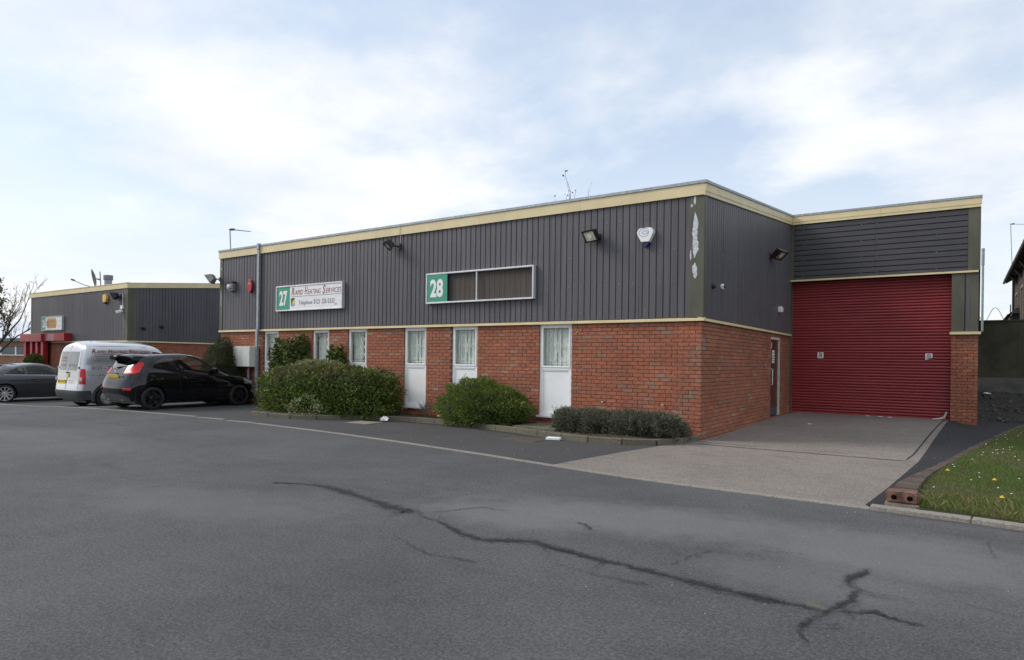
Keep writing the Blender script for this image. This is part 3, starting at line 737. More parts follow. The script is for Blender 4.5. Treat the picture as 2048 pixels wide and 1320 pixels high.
for i in range(3): MB().box(e[i]+.003, e[i+1]-.003, Y26-.075, Y26-.03, 4.335, 4.55).build('fascia_board', M_cream, B2)
MB().box(XE-.07, X26+.08, Y26-.09, Y26+.1, 4.551, 4.58).build('coping', M_cream, B2)
for (a, b) in ((-.07, 5.2), (5.204, 11.9)):
    MB().prism([(Y26+a, 4.34+S6*a), (Y26+b, 4.34+S6*b), (Y26+b, 4.55+S6*b), (Y26+a, 4.55+S6*a)], 'x', X26+.036, X26+.076).build('fascia_board', M_cream, B2)
MB().prism([(Y26+.101, 4.552), (14, 4.55+S6*11.9), (14, 4.58+S6*11.9), (Y26+.101, 4.582)], 'x', X26-.1, X26+.08).build('coping', M_cream, B2)
MB().add([(XE,Y26+.02,4.5),(X26,Y26+.02,4.5),(X26,14,4.5+S6*11.9),(XE,14,4.5+S6*11.9),(XE,Y26+.02,4.44),(X26,Y26+.02,4.44),(X26,14,4.44+S6*11.9),(XE,14,4.44+S6*11.9)], [(0,1,2,3),(7,6,5,4),(0,4,5,1),(1,5,6,2),(2,6,7,3),(3,7,4,0)]).build('roof', M_roof, B2)
# red porch with its two tall lights
P = obj('entrance_porch', None, None, B2)
mb = MB(); mb.box(XE-.12, -33.3, 1.62, 2.05, 2.06, 2.46); mb.build('canopy', M_red, P, bevel=.02)
MB().box(-33.28, -32.1, 1.75, 2.05, 2.10, 2.44).build('canopy_panel', mat('faded_red_panel', (.30,.09,.12), .3), P); MB().box(-32.09, -31.0, 1.72, 2.05, 2.10, 2.46).build('canopy_panel', M_red, P)
for x in (-35.5, -34.75, -34.1, -33.45): MB().box(x-.12, x+.12, 1.72, 1.92, -.3, 2.06).build('post', M_red, P)
for x in (-35.12, -33.78):
    MB().box(x-.07, x+.07, 1.93, 1.96, .9, 2.0).build('pane', mat('pale_pane', (.55,.58,.57), .3), P); MB().box(x-.09, x+.09, 1.93, 1.97, -.3, .9).build('door_panel', M_white, P)
    MB().box(x-.25, x+.25, 1.98, 2.02, -.3, 2.06).build('door_leaf', M_red, P)
# things on unit 26
t = thing('unit_sign', 'small white sign with a green 26 panel and orange drum emblem', 'sign', (-34.25,Y26-.035,2.97))
M_gfr = mat('pale_green_frame', (.36,.50,.44), .5)
sign_frame(t, 0, 2.38, -.35, .35, M_gfr, th=.05)
MB().box(.05,.48,-.085,-.06,-.30,.30).build('number_panel', M_green, t); MB().box(.482,2.33,-.085,-.06,-.30,.30).build('board', M_signwhite, t)
put_text('26', .40, M_txtwhite, t, (.12,-.0875,-.2), R_FRONT, wd=.30, bold=.03, name='number')
Mo = mat('emblem_orange', (.55,.31,.045), .5); Mp = mat('emblem_purple', (.10,.08,.22), .5)
poly = [(.75+.13*math.cos(a), .24*math.sin(a)) for a in np.linspace(math.pi/2, 3*math.pi/2, 9)]+[(1.62+.14*math.cos(a), .24*math.sin(a)) for a in np.linspace(-math.pi/2, math.pi/2, 9)]
MB().prism(poly, 'y', -.089, -.0855).build('emblem_drum', Mo, t)
MB().prism([(.72+.115*math.cos(a), .17*math.sin(a)) for a in np.linspace(0, 2*math.pi, 20, endpoint=False)], 'y', -.092, -.0895).build('emblem_end', Mp, t)
mb = MB()
for z in (-.12, 0, .12): mb.box(.69,.75,-.0935,-.0925,z-.025,z+.025)
mb.build('emblem_letters', M_txtwhite, t)
M_mv = mat('lettering_mauve', (.33,.15,.24), .6)
put_text('DOMINIC', .13, M_mv, t, (.92,-.0895,.035), R_FRONT, wd=.62, bold=.01); put_text('PRINTING', .13, M_mv, t, (.92,-.0895,-.16), R_FRONT, wd=.74, bold=.01)
M_lil = mat('lettering_lilac', (.45,.42,.62), .6)
for s_, z in (('T', .17), ('0121', .06), ('F', -.08), ('0121', -.19)): put_text(s_, .08, M_lil, t, (1.88 if len(s_) > 1 else 1.98,-.0875,z), R_FRONT, wd=.34 if len(s_) > 1 else .07)
t = thing('alarm_box', 'yellow hexagonal alarm box high on the smaller unit', 'alarm box', (-27.6,Y26-.035,3.96))
MB().prism([(-.14,.17),(.14,.17),(.19,.0),(.12,-.17),(-.12,-.17),(-.19,.0)], 'y', -.11, 0).build('cover', M_yellow, t, bevel=.02); MB().box(-.11,.05,-.113,-.111,-.03,.08).build('label_plate', mat('alarm_label_pale', (.66,.50,.38), .5), t); MB().prism([(-.08,-.171),(.08,-.171),(.05,-.24),(-.05,-.24)], 'y', -.10, 0).build('strobe', M_black, t)
floodlight((-26.25,Y26-.04,4.0), -.75, rad(25), 'black floodlight at the top corner of the smaller unit', (.03,.03,.03), 1.25, .3)
t = thing('security_camera', 'small white security camera below the floodlight of the smaller unit', 'camera', (-26.12,Y26-.035,3.38))
MB().box(-.10,.10,-.06,0,.08,.22).build('junction_box', M_signwhite, t); MB().rbox((-.02,-.14,-.05), (.13,.28,.12), rz=-.5, rx=.35).build('body', M_signwhite, t, bevel=.02); MB().rbox((-.10,-.27,-.10), (.10,.02,.09), rz=-.5, rx=.35).build('lens', M_black, t)
MB().tube([(0,-.02,.02),(0,-.1,-.02)], .02, 6).build('bracket', M_galv, t); MB().tube([(.02,-.01,.22),(.02,-.01,.75)], .014, 5).build('conduit', M_signwhite, t)
MB().box(.10, .13, -.02, .0, Z6T+.05-3.38, .0).build('conduit', M_galv, t)
for (y, z, lab) in ((2.75,2.62,'lower black fitting on the side wall of the smaller unit'), (3.55,2.72,'upper black fitting on the side wall of the smaller unit')):
    t = thing('wall_fitting', lab, 'wall fitting', (X26+.035,y,z)); MB().lathe([(.07,0),(.06,.06),(.03,.10)], (0,0,0), 'x', 12).build('body', M_black, t); MB().rbox((.06,-.08,.03), (.06,.14,.05)).build('arm', M_black, t)
# flue and dish on the roof
t = thing('flue', 'short galvanised flue with cap on the smaller unit roof', 'flue', (-28.9,2.7,4.5))
MB().lathe([(.16,-.1),(.16,.52)], (0,0,0), 'z', 18).build('pipe', M_galv, t, smooth=True); MB().lathe([(.20,.44),(.20,.64),(.18,.66)], (0,0,0), 'z', 18).build('cap', mat('cap_metal', (.20,.21,.22), .5, .3), t, smooth=True)
t = thing('satellite_dish', 'dark satellite dish seen edge on with long arm on the smaller unit roof', 'satellite dish', (-29.9,2.6,4.55), 1.17)
Mdish = mat('dish_grey', (.10,.09,.095), .6)
pr = [(.01,0),(.2,.015),(.36,.055),(.44,.085),(.44,.095),(.36,.07),(.2,.03),(.01,.016)]
d_ = MB().lathe(pr, (0,0,0), 'x', 24); d_.xf(Matrix.Translation((0,0,.52)) @ Matrix.Rotation(rad(-12), 4, 'Y') @ Matrix.Rotation(rad(185), 4, 'Z')); d_.build('reflector', Mdish, t, smooth=True)
MB().tube([(.22,0,-.1),(.16,0,.85)], .025, 6).build('mast', M_galv, t); MB().tube([(.0,0,.06),(-.45,-.05,.16),(-.85,-.1,.33)], .016, 6).build('feed_arm', Mdish, t); MB().rbox((-.90,-.1,.36), (.16,.07,.07), ry=.3).build('receiver', Mdish, t); MB().tube([(.02,0,.5),(.2,0,.45)], .03, 6).build('mount', Mdish, t)

# ================================================================ GROUND
def ground_mat(name, lo, hi, speck=.5, big=.35, rough=.9, sc_=75, chip=(.20,.20,.20), chipamt=.25, worn=None, mott=.35, grainsc=42, grainamt=.17):
    m, g, p, o = newmat(name); L = m.node_tree.links
    v = g.pos()
    a = g.noise(v, sc_, 4, .7); b = g.noise(v, .55, 5, .6); c2 = g.noise(v, 4.0, 5, .65)
    k = g.math('ADD', g.math('MULTIPLY', g.rng(a, .34, .66), speck), g.math('ADD', g.math('MULTIPLY', g.rng(b, .3, .7), big), g.math('MULTIPLY', g.rng(c2, .3, .7), 1-speck-big)))
    c = g.mix(k, lo, hi)
    st = g.rng(g.noise(g.pos((.5,1.6,1)), 1.3, 7, .7), .52, .74); c = g.mix(g.math('MULTIPLY', st, mott), c, tuple(x*.72 for x in lo))
    gr = g.rng(g.noise(v, grainsc, 3, .85), .40, .60, 1-grainamt, 1+grainamt); c = g.n('ShaderNodeVectorMath', {0: c, 3: gr}, operation='SCALE').outputs[0]
    pit = g.math('MULTIPLY', g.rng(g.noise(v, grainsc*.55, 4, .8), .62, .70), grainamt*1.6); c = g.mix(pit, c, tuple(x*.6 for x in lo))
    vo = g.n('ShaderNodeTexVoronoi', {'Vector': v, 'Scale': sc_*1.5}); cc = vo.outputs['Color']
    ch = g.math('MULTIPLY', g.rng(g.n('ShaderNodeSeparateColor', {0: cc}).outputs[0], .80, .92), chipamt)
    c = g.mix(ch, c, chip)
    if worn:
        # paler worn carriageway patches, each a soft ellipse broken up by noise
        tot = None
        for (x, y, rx, ry, ang, amt) in worn:
            d = g.n('ShaderNodeVectorMath', {0: v, 1: (x, y, 0)}, operation='SUBTRACT').outputs[0]
            d = g.n('ShaderNodeVectorRotate', {'Vector': d, 'Angle': -ang}, rotation_type='Z_AXIS').outputs[0]
            d = g.n('ShaderNodeVectorMath', {0: d, 1: (1/rx, 1/ry, 0)}, operation='MULTIPLY').outputs[0]
            ln = g.n('ShaderNodeVectorMath', {0: d}, operation='LENGTH').outputs['Value']
            ln = g.math('ADD', ln, g.math('MULTIPLY', g.math('SUBTRACT', g.noise(v, 3.0, 9, .75), .5), 1.3))
            k2 = g.math('MULTIPLY', g.rng(ln, 1.15, .35), amt); tot = k2 if tot is None else g.math('MAXIMUM', tot, k2)
        c = g.mix(tot, c, tuple(x*1.9 for x in hi))
    L.new(c, p.inputs['Base Color']); p.inputs['Roughness'].default_value = rough; p.inputs['Specular IOR Level'].default_value = .3
    bp = g.n('ShaderNodeBump', {'Height': g.math('ADD', a, g.math('MULTIPLY', g.noise(v, sc_*.35, 3), 1.2)), 'Strength': .6, 'Distance': .008}); L.new(bp.outputs[0], p.inputs['Normal'])
    return m
M_road = ground_mat('road_asphalt', (.043,.0435,.045), (.106,.1065,.109), mott=.45, grainamt=.24, chip=(.20,.20,.205), chipamt=.22, worn=[(1.5,-6.35,2.2,.75,.25,.42), (3.5,-6.2,1.4,.9,.2,.42), (.5,-6.95,1.2,.5,.1,.38), (3.2,-7.2,1.0,.5,.1,.25), (-2.0,-8.3,2.0,.8,.3,.2), (-9,-7.5,4,1.2,.2,.2)])
M_bay = ground_mat('bay_asphalt', (.042,.042,.043), (.074,.073,.073), sc_=120)
M_path = ground_mat('path_asphalt', (.018,.018,.022), (.036,.036,.041), sc_=120, chipamt=.12)
M_conc = ground_mat('forecourt_concrete', (.120,.106,.094), (.255,.226,.202), mott=.5, grainamt=.22, speck=.5, big=.3, sc_=60, chip=(.36,.32,.29), chipamt=.45)
M_soil = ground_mat('soil', (.030,.021,.014), (.075,.055,.040), sc_=45, chip=(.15,.12,.09), chipamt=.4)
M_kerb = ground_mat('kerb_concrete', (.17,.155,.135), (.27,.25,.22), sc_=60, chip=(.34,.32,.29), chipamt=.3)
M_kerbm = ground_mat('mossy_kerb_concrete', (.085,.080,.055), (.17,.155,.115), sc_=40, chip=(.22,.21,.16), chipamt=.3)
M_turf = ground_mat('turf_soil', (.020,.028,.008), (.055,.062,.022), sc_=50, chip=(.11,.10,.05), chipamt=.3)
M_rub = ground_mat('rubble_soil', (.012,.011,.010), (.040,.037,.032), sc_=20, chip=(.16,.15,.14), chipamt=.35)
def poly_sheet(name, pts, m, dz, step=.35, kind='structure', parent=None, amp=0.0):
    """flat polygon laid over the ground, cut into a grid so that it follows the ground height"""
    bm = bmesh.new(); vs = [bm.verts.new((x, y, 0)) for x, y in pts]; bm.faces.new(vs)
    for ax in (0, 1):
        lo, hi = min(p[ax] for p in pts), max(p[ax] for p in pts)
        st = max(step, (hi-lo)/120); k = lo+st
        while k < hi:
            co = [0,0,0]; no = [0,0,0]; co[ax] = k; no[ax] = 1
            bmesh.ops.bisect_plane(bm, geom=bm.verts[:]+bm.edges[:]+bm.faces[:], plane_co=co, plane_no=no); k += st
    for v in bm.verts: v.co.z = gz(v.co.x, v.co.y)+dz+(amp*(math.sin(v.co.x*3.1+v.co.y*1.7)+math.sin(v.co.x*1.3-v.co.y*2.9)) if amp else 0)
    bmesh.ops.recalc_face_normals(bm, faces=bm.faces)
    if sum(f.normal.z for f in bm.faces) < 0: bmesh.ops.reverse_faces(bm, faces=bm.faces)
    me = bpy.data.meshes.new(name); bm.to_mesh(me); bm.free()
    return obj(name, me, m, parent, kind=kind if parent is None else None)
KERB = [(-60,-18),(-30,-9.5),(-21,-6.35),(-17.5,-5.06),(-16.59,-4.74),(-15.74,-4.43),(-14.51,-4.10),(-13.10,-3.91),(-10.6,-3.63),(-8.85,-3.36),(-6.38,-3.45),(-4.0,-3.70),(-2.07,-3.97),(-.67,-4.22),(.54,-4.42),(1.5,-4.49),(2.37,-4.51),(3.22,-4.53),(3.88,-4.57),(4.42,-4.62),(6.5,-4.85),(14,-5.9),(60,-12)]
def off_line(line, d):
    out = []
    for i, p in enumerate(line):
        a, b = line[max(0,i-1)], line[min(len(line)-1,i+1)]; t = Vector((b[0]-a[0], b[1]-a[1])).normalized(); out.append((p[0]-t.y*d, p[1]+t.x*d))
    return out
# one sheet out to the horizon
mb = MB(); mb.add([(-900,-900,-.9),(900,-900,-.9),(900,900,-.9),(-900,900,-.9)], [(0,1,2,3)]); mb.build('ground', M_turf, kind='structure')
poly_sheet('road', off_line(KERB, -.055)+[(60,-40),(-60,-40)], M_road, .0, 2.0)
up = off_line(KERB, .055)
iC, iP = [p[0] for p in KERB].index(-.67), [p[0] for p in KERB].index(3.22)        # kerb points where the concrete forecourt begins and ends
bay = [p for p in up[:iC+1]]
poly_sheet('parking_bay', bay+[(-.46,-2.4),(-.10,-.2),(-.05,.3),(-15,.3),(-15.6,20),(-25.5,20),(-60,20)], M_bay, .0, .8)
conc_l = [up[iC], (-.455,-2.4), (-.095,-.2), (.02,.2), (.02,7.65), (3.9,7.65)]
cr_ = [(3.72,7.3),(3.55,2.5),(3.47,-.5),(3.30,-3.2),(3.18,up[iP][1])]
fore = poly_sheet('forecourt', [up[iC], (-.46,-2.35), (-.10,-.2), (.01,.15), (.01,7.64), (3.72,7.64)]+cr_[1:]+[up[iC+3],up[iC+2],up[iC+1]], M_conc, .004, .3)
# joints between the forecourt slabs
def ribbon(name, pts, wdt, m, dz, parent=None, kind=None, jitter=0, seed=0, sub=4):
    r = random.Random(seed); P = []
    for i in range(len(pts)-1):
        for k in range(sub): t = k/sub; P.append((pts[i][0]*(1-t)+pts[i+1][0]*t+r.uniform(-jitter,jitter), pts[i][1]*(1-t)+pts[i+1][1]*t+r.uniform(-jitter,jitter)))
    P.append(pts[-1]); n = len(P); V = []; F = []; U = []
    for i, p in enumerate(P):
        a, b = P[max(0,i-1)], P[min(n-1,i+1)]; t = Vector((b[0]-a[0], b[1]-a[1])).normalized(); f = i/(n-1)
        ww = wdt(f) if callable(wdt) else wdt
        for s_ in (-1, -.5, 0, .5, 1): V.append((p[0]-t.y*ww*s_, p[1]+t.x*ww*s_, gz(*p)+dz)); U.append((f, s_))
    for i in range(n-1):
        for k in range(4): F.append((i*5+k, (i+1)*5+k, (i+1)*5+k+1, i*5+k+1))
    me = bpy.data.meshes.new(name); me.from_pydata(V, [], F)
    uv = me.attributes.new('across', 'FLOAT_VECTOR', 'POINT'); uv.data.foreach_set('vector', np.array([(f, s_, 0) for f, s_ in U], np.float32).ravel()); me.update()
    return obj(name, me, m, parent, kind=kind)
def soft_mat(name, col, amt, sc_=9, edge=1.0, grain=60, halo=.36):
    """dark tar or stain that thins out towards the edges of its strip"""
    m, g, p, o = newmat(name); L = m.node_tree.links
    at = g.n('ShaderNodeAttribute', attribute_name='across').outputs['Vector']; sx = g.n('ShaderNodeSeparateXYZ', {0: at})
    f = g.math('ADD', sx.outputs[1], g.math('MULTIPLY', g.math('SUBTRACT', g.noise(g.pos(), sc_, 6, .7), .5), 1.7))
    f = g.math('ABSOLUTE', f)
    f = g.math('ADD', f, g.math('MULTIPLY', g.math('SUBTRACT', g.noise(g.pos(), grain, 3, .6), .5), .8))
    f = g.math('ADD', f, g.math('MULTIPLY', g.math('SUBTRACT', g.noise(g.pos(), 2.6, 4, .6), .5), 1.2))
    endf = g.math('MULTIPLY', g.rng(sx.outputs[0], 0, .06), g.rng(sx.outputs[0], 1, .90))
    prof = g.math('MAXIMUM', g.rng(f, .30, .08), g.math('MULTIPLY', g.rng(f, edge, .15), halo))
    al = g.math('MULTIPLY', g.math('MULTIPLY', prof, g.rng(g.math('ABSOLUTE', sx.outputs[1]), 1.0, .7)), g.math('MULTIPLY', endf, amt))
    p.inputs['Base Color'].default_value = col+(1,); p.inputs['Roughness'].default_value = .8
    L.new(al, p.inputs['Alpha']); return m
M_joint = soft_mat('joint_dirt', (.020,.018,.014), 1.0, 14, 1.2, 60, .9)
for pts in ([(.03,-.56),(1.2,-.58),(2.4,-.57),(3.46,-.55)],): ribbon('slab_joint', pts, .030, M_joint, .009, fore, jitter=.008, seed=3)
ribbon('slab_joint', [(3.62,7.5),(3.45,4.0),(3.33,.4),(3.27,-.5)], .02, M_joint, .009, fore, jitter=.006, seed=4)
ribbon('slab_joint', [(-.05,.05),(.03,-.2),(1.2,-.3)], .014, M_joint, .009, fore, jitter=.006, seed=5)
# strip of dark tarmac between concrete and verge
EDG = [(3.47,-4.28),(3.46,-3.5),(3.50,-2.64),(3.60,-1.5),(3.78,-.3),(4.02,1.5),(4.32,3.34),(4.72,5.8),(5.22,8.4),(5.9,11)]
poly_sheet('dark_path', [(3.16,-4.40),(3.26,-3.2),(3.44,-.5),(3.52,2.5),(3.70,7.37),(3.70,9),(5.35,9)]+[(x+.09,y) for x,y in EDG[:9][::-1]], M_path, .0085, .3)
# rubble bank behind the unit
poly_sheet('rubble_bank', [(3.5,8.9),(20,8.9),(20,16.2),(3.5,16.2)], M_rub, .012, .25, amp=.03)
# soil bed with its kerb
BEDK = [(-10.15,-2.30),(-10.03,-2.45),(-9.2,-2.40),(-8.55,-2.15),(-7.87,-1.35),(-7.06,-.92),(-6.13,-.76),(-4.49,-.92),(-3.49,-1.07),(-2.45,-1.37),(-1.35,-1.58),(-.45,-1.38),(-.12,-.75),(-.03,-.06)]
inner = off_line(BEDK, .06)
bed = poly_sheet('planting_bed', inner+[(-.03,-.002),(-10.2,-.002)], M_soil, .09, .18, amp=.012)
kl = obj('bed_kerb', None); kl['kind'] = 'structure'
def resample(line, step):
    P = [Vector(p) for p in line]; L_ = [0]
    for a, b in zip(P[:-1], P[1:]): L_.append(L_[-1]+(b-a).length)
    n = max(1, round(L_[-1]/step)); out = []
    for i in range(n+1):
        d = L_[-1]*i/n; k = max(j for j in range(len(L_)) if L_[j] <= d+1e-9); k = min(k, len(P)-2)
        out.append(P[k].lerp(P[k+1], (d-L_[k])/(L_[k+1]-L_[k])))
    return out
def stones(line, step, wd, h, name, m, parent, gap=.006, dz=0.0, bev=.012):
    P = resample(line, step)
    for a, b in zip(P[:-1], P[1:]):
        t = (b-a); L_ = t.length; ang = math.atan2(t.y, t.x); c = (a+b)/2
        mb = MB().rbox((0,0,h/2-.10), (L_-gap, wd, h+.20)); o = mb.build(name, m, parent, bevel=bev)
        o.location = (c.x, c.y, gz(c.x,c.y)+dz+random.uniform(-.003,.003)); o.rotation_euler.z = ang+random.uniform(-.006,.006)
stones(BEDK[1:], .62, .11, .105, 'kerb_stone', M_kerbm, kl)
kr = obj('road_kerb', None); kr['kind'] = 'structure'
stones([p for p in KERB if -21.5 < p[0] < 3.3], .915, .112, .010, 'kerb_stone', M_kerb, kr, bev=.004)
stones([p for p in KERB if 3.1 < p[0] < 7], .915, .125, .045, 'kerb_stone', M_kerb, kr, bev=.012)
stones([p for p in KERB if -40 < p[0] <= -20.9], 3.0, .112, .010, 'kerb_stone', M_kerb, kr, bev=0)
# flagstones beside the last window
fl_ = obj('flagstone_path', None); fl_['kind'] = 'structure'
for (x, y, a, b) in ((-3.25,-.38,.42,.60),(-2.80,-.40,.42,.60),(-3.2,-.86,.55,.32),(-2.66,-.95,.48,.44)):
    MB().rbox((0,0,0), (a,b,.05)).build('flagstone', M_kerbm, fl_, bevel=.006).location = (x, y, gz(x,y)+.095+random.uniform(0,.01))
# cracks and stains in the road
M_tar = soft_mat('tar_crack', (.012,.012,.013), .88, 17, .8, 120)
M_tarthin = soft_mat('fine_crack', (.018,.018,.019), .6, 14, .8, 85)
CR = [([[-2.53,-7.3],[-2.19,-7.15],[-1.86,-7.07],[-1.33,-7.18],[-.95,-7.26],[-.47,-7.39],[-.18,-7.43]], .16, 1),
 ([[-.18,-7.43],[.21,-7.53],[.63,-7.72],[.82,-7.77],[1.16,-7.56],[1.43,-7.62],[1.79,-7.67],[2.18,-7.69],[2.58,-7.74],[2.78,-7.78],[2.99,-7.79],[3.18,-7.77],[3.33,-7.79]], .11, 1),
 ([[-.18,-7.43],[-.01,-7.14],[.13,-6.85],[.48,-6.82]], .035, 0), ([[2.29,-7.47],[2.32,-7.18],[2.41,-6.96]], .028, 0),
 ([[3.45,-6.67],[3.34,-7.14],[3.42,-7.25],[3.41,-7.48],[3.33,-7.78],[3.25,-8.06],[3.26,-8.18],[3.35,-8.37]], .065, 1),
 ([[3.36,-7.76],[3.56,-7.62],[3.69,-7.7],[3.82,-7.68]], .05, 1), ([[4.14,-5.35],[4.16,-5.76],[4.17,-5.91]], .022, 0), ([[1.17,-6.8],[1.26,-6.84],[1.41,-6.98]], .045, 1),
 ([[2.71,-6.76],[2.87,-6.68],[3.0,-6.63]], .02, 0), ([[3.98,-7.16],[4.13,-7.2],[4.26,-7.24]], .02, 0), ([[1.6,-7.95],[2.0,-8.0],[2.35,-7.97]], .03, 0),([[0.2,-8.1],[.7,-8.3],[1.2,-8.25]],.03,0)]
ck = obj('road_cracks', None); ck['kind'] = 'structure'
for i, (pts, wd, k) in enumerate(CR):
    ribbon('crack', pts, (lambda f, wd=wd: wd*(.55+.45*math.sin(9*f+wd*100)*math.sin(4*f+1)+.25)), M_tar if k else M_tarthin, .005+.0006*i, ck, jitter=.014, seed=i, sub=9)
rb_ = random.Random(91); kbr = 0
for (pts, wd, k) in CR[:6]:
    for _ in range(5 if len(pts) > 5 else 2):
        j = rb_.randrange(len(pts)-1); f = rb_.random(); p = [pts[j][a]*(1-f)+pts[j+1][a]*f for a in (0,1)]; an = rb_.uniform(0,6.28); L_ = rb_.uniform(.10,.34)
        q = [p]
        for _k in range(3): an += rb_.uniform(-.6,.6); q.append([q[-1][0]+L_/3*math.cos(an), q[-1][1]+L_/3*math.sin(an)])
        ribbon('crack', q, rb_.uniform(.014,.026), M_tarthin, .0145+.0003*kbr, ck, jitter=.008, seed=200+kbr, sub=6); kbr += 1
M_moss = soft_mat('moss_stain', (.13,.105,.045), .55, 8, .9, 70, 1.0)
ribbon('ground_mark', [(3.22,-7.74),(3.27,-7.78),(3.34,-7.80)], .05, M_moss, .026, ck, jitter=.005, seed=40)
M_grit = soft_mat('kerb_grit', (.10,.085,.06), .55, 9, .9, 90)
ribbon('ground_mark', off_line([p for p in KERB if 3 < p[0] < 7], -.13), .07, M_grit, .006, ck, seed=41)
ribbon('ground_mark', [(-8.2,-1.95),(-7.5,-1.25),(-6.6,-.98),(-5.2,-1.0),(-3.6,-1.25),(-2.4,-1.55)], .10, soft_mat('kerb_foot_dark', (.018,.016,.012), .7, 7, .9), .007, ck, seed=42)  # dark uneven strip along the foot of the bed kerb
# covers let into the bay
for (x, y, a, b, rz, lab, m_) in ((-7.0,-1.72,.62,.5,.1,'pale square inspection cover in the tarmac by the long hedge', M_kerb), (-2.55,-2.0,.62,.40,.05,'rusty inspection cover in the tarmac by the lavender', mat('rusty_iron', (.09,.065,.05), .8, .2, var=.3, scale=20))):
    t = thing('inspection_cover', lab, 'manhole cover', (x,y,gz(x,y)+.006), rz)
    MB().box(-a/2,a/2,-b/2,b/2,-.03,.006).build('lid', m_, t, bevel=.004)
    mb = MB(); e_ = .035; mb.box(-a/2-e_,-a/2-.006,-b/2-e_,b/2+e_,-.03,.003); mb.box(a/2+.006,a/2+e_,-b/2-e_,b/2+e_,-.03,.003); mb.box(-a/2-.006,a/2+.006,b/2+.006,b/2+e_,-.03,.003); mb.box(-a/2-.006,a/2+.006,-b/2-e_,-b/2-.006,-.03,.003); mb.build('rim', M_kerbm, t)
# litter
def crumple(name, loc, size, label, flat=.3, seed=1, m=None):
    r = random.Random(seed); bm = bmesh.new(); bmesh.ops.create_icosphere(bm, subdivisions=2, radius=1)
    for v in bm.verts:
        k = r.uniform(.6, 1.15); v.co = Vector((v.co.x*size[0]*k, v.co.y*size[1]*k, max(-.1*size[2], v.co.z*size[2]*k)))
    me = bpy.data.meshes.new(name); bm.to_mesh(me); bm.free(); return tag(obj(name, me, m or M_litter, None, loc), label, 'litter')
M_litter = mat('white_litter', (.75,.76,.77), .6, var=.08, scale=30)
crumple('plastic_bag', (-6.93,-1.16,.03), (.13,.09,.09), 'crumpled white carrier bag by the kerb of the planting bed')
t = tag(MB().rbox((0,0,.03), (.26,.15,.05), rz=.3).build('foam_tray', M_litter, None, (-2.10,-1.72,0), bevel=.012), 'white foam takeaway tray on the tarmac by the lavender', 'litter')
crumple('crisp_packet', (-5.9,-.42,.13), (.09,.06,.03), 'small yellow and white wrapper on the soil by the bare twigs', seed=5, m=mat('wrapper', (.62,.52,.28), .4, var=.3, scale=30))
for i, (x, y, s_, lab) in enumerate(((1.95,7.38,.06,'scrap of white paper left of centre at the foot of the red shutter'),(2.25,7.36,.07,'folded scrap of white paper at the middle of the shutter foot'),(2.45,7.33,.05,'thin scrap of paper right of centre at the shutter foot'),(1.1,4.3,.05,'white scrap lying out on the concrete forecourt'))): crumple('paper_scrap', (x,y,gz(x,y)+.008), (s_,s_*.5,.012), lab, seed=20+i)
tag(MB().tube([(3.66,7.42,.30),(3.60,7.36,.16),(3.48,7.30,.13),(3.36,7.27,.12)], [.02,.03,.028,.015], 6).build('rag', mat('pale_rag', (.45,.38,.36), .9), smooth=True), 'pale rag lying against the shutter and the brick pillar', 'rag')
mb = MB(); r = random.Random(77)
for _ in range(190):
    k = r.random()
    if k < .4: x, y = r.uniform(-9,4), r.uniform(-4.3,-1.0)
    elif k < .75: x, y = r.uniform(-4,5), r.uniform(-8.5,-4.8)
    else: x, y = r.uniform(3.4,4.1), r.uniform(-2,6.5)
    s_ = r.uniform(.003,.008)*(1 if y > -5 else .6); mb.rbox((x,y,gz(x,y)+.008), (s_*1.6,s_,s_*.7), rz=r.random()*3)
mb.build('grit', mat('pale_grit', (.42,.40,.37), .8, var=.3, scale=40), kind='stuff')

# ================================================================ brick edging and verge
ed = obj('brick_edging', None); ed['kind'] = 'structure'
P_ = resample(EDG[:9], .118)
M_edge = []
for i in range(5):
    c = [(.078,.052,.044),(.066,.050,.044),(.092,.060,.048),(.060,.046,.041),(.080,.064,.046)][i]; M_edge.append(mat('edging_clay_%d' % i, c, .9, var=.3, scale=14, bump=.5, bscale=60))
eme = []
for m_ in M_edge:
    me = MB().box(-.055,.055,-.115,.115,-.1,.085).mesh('brick'); bm = bmesh.new(); bm.from_mesh(me); bmesh.ops.bevel(bm, geom=bm.edges[:], offset=.008, segments=1, affect='EDGES'); bm.to_mesh(me); bm.free(); me.materials.append(m_); eme.append(me)
for i, (a, b) in enumerate(zip(P_[:-1], P_[1:])):
    if i < 1: continue
    c = (a+b)/2; t = b-a; hgt = .05*sstep(1.0, -3.6, c.y)-.045; nar = 1-.55*sstep(-3.6,-1.2,c.y); c = c+Vector((.115*(1-nar),0))
    o = obj('brick', random.choice(eme), None, ed, (c.x, c.y, gz(c.x,c.y)+hgt+random.uniform(-.008,.008))); o.rotation_euler = (random.uniform(-.03,.03), random.uniform(-.03,.03), math.atan2(t.y, t.x)+random.uniform(-.04,.04)); o.scale = (1, nar, 1)
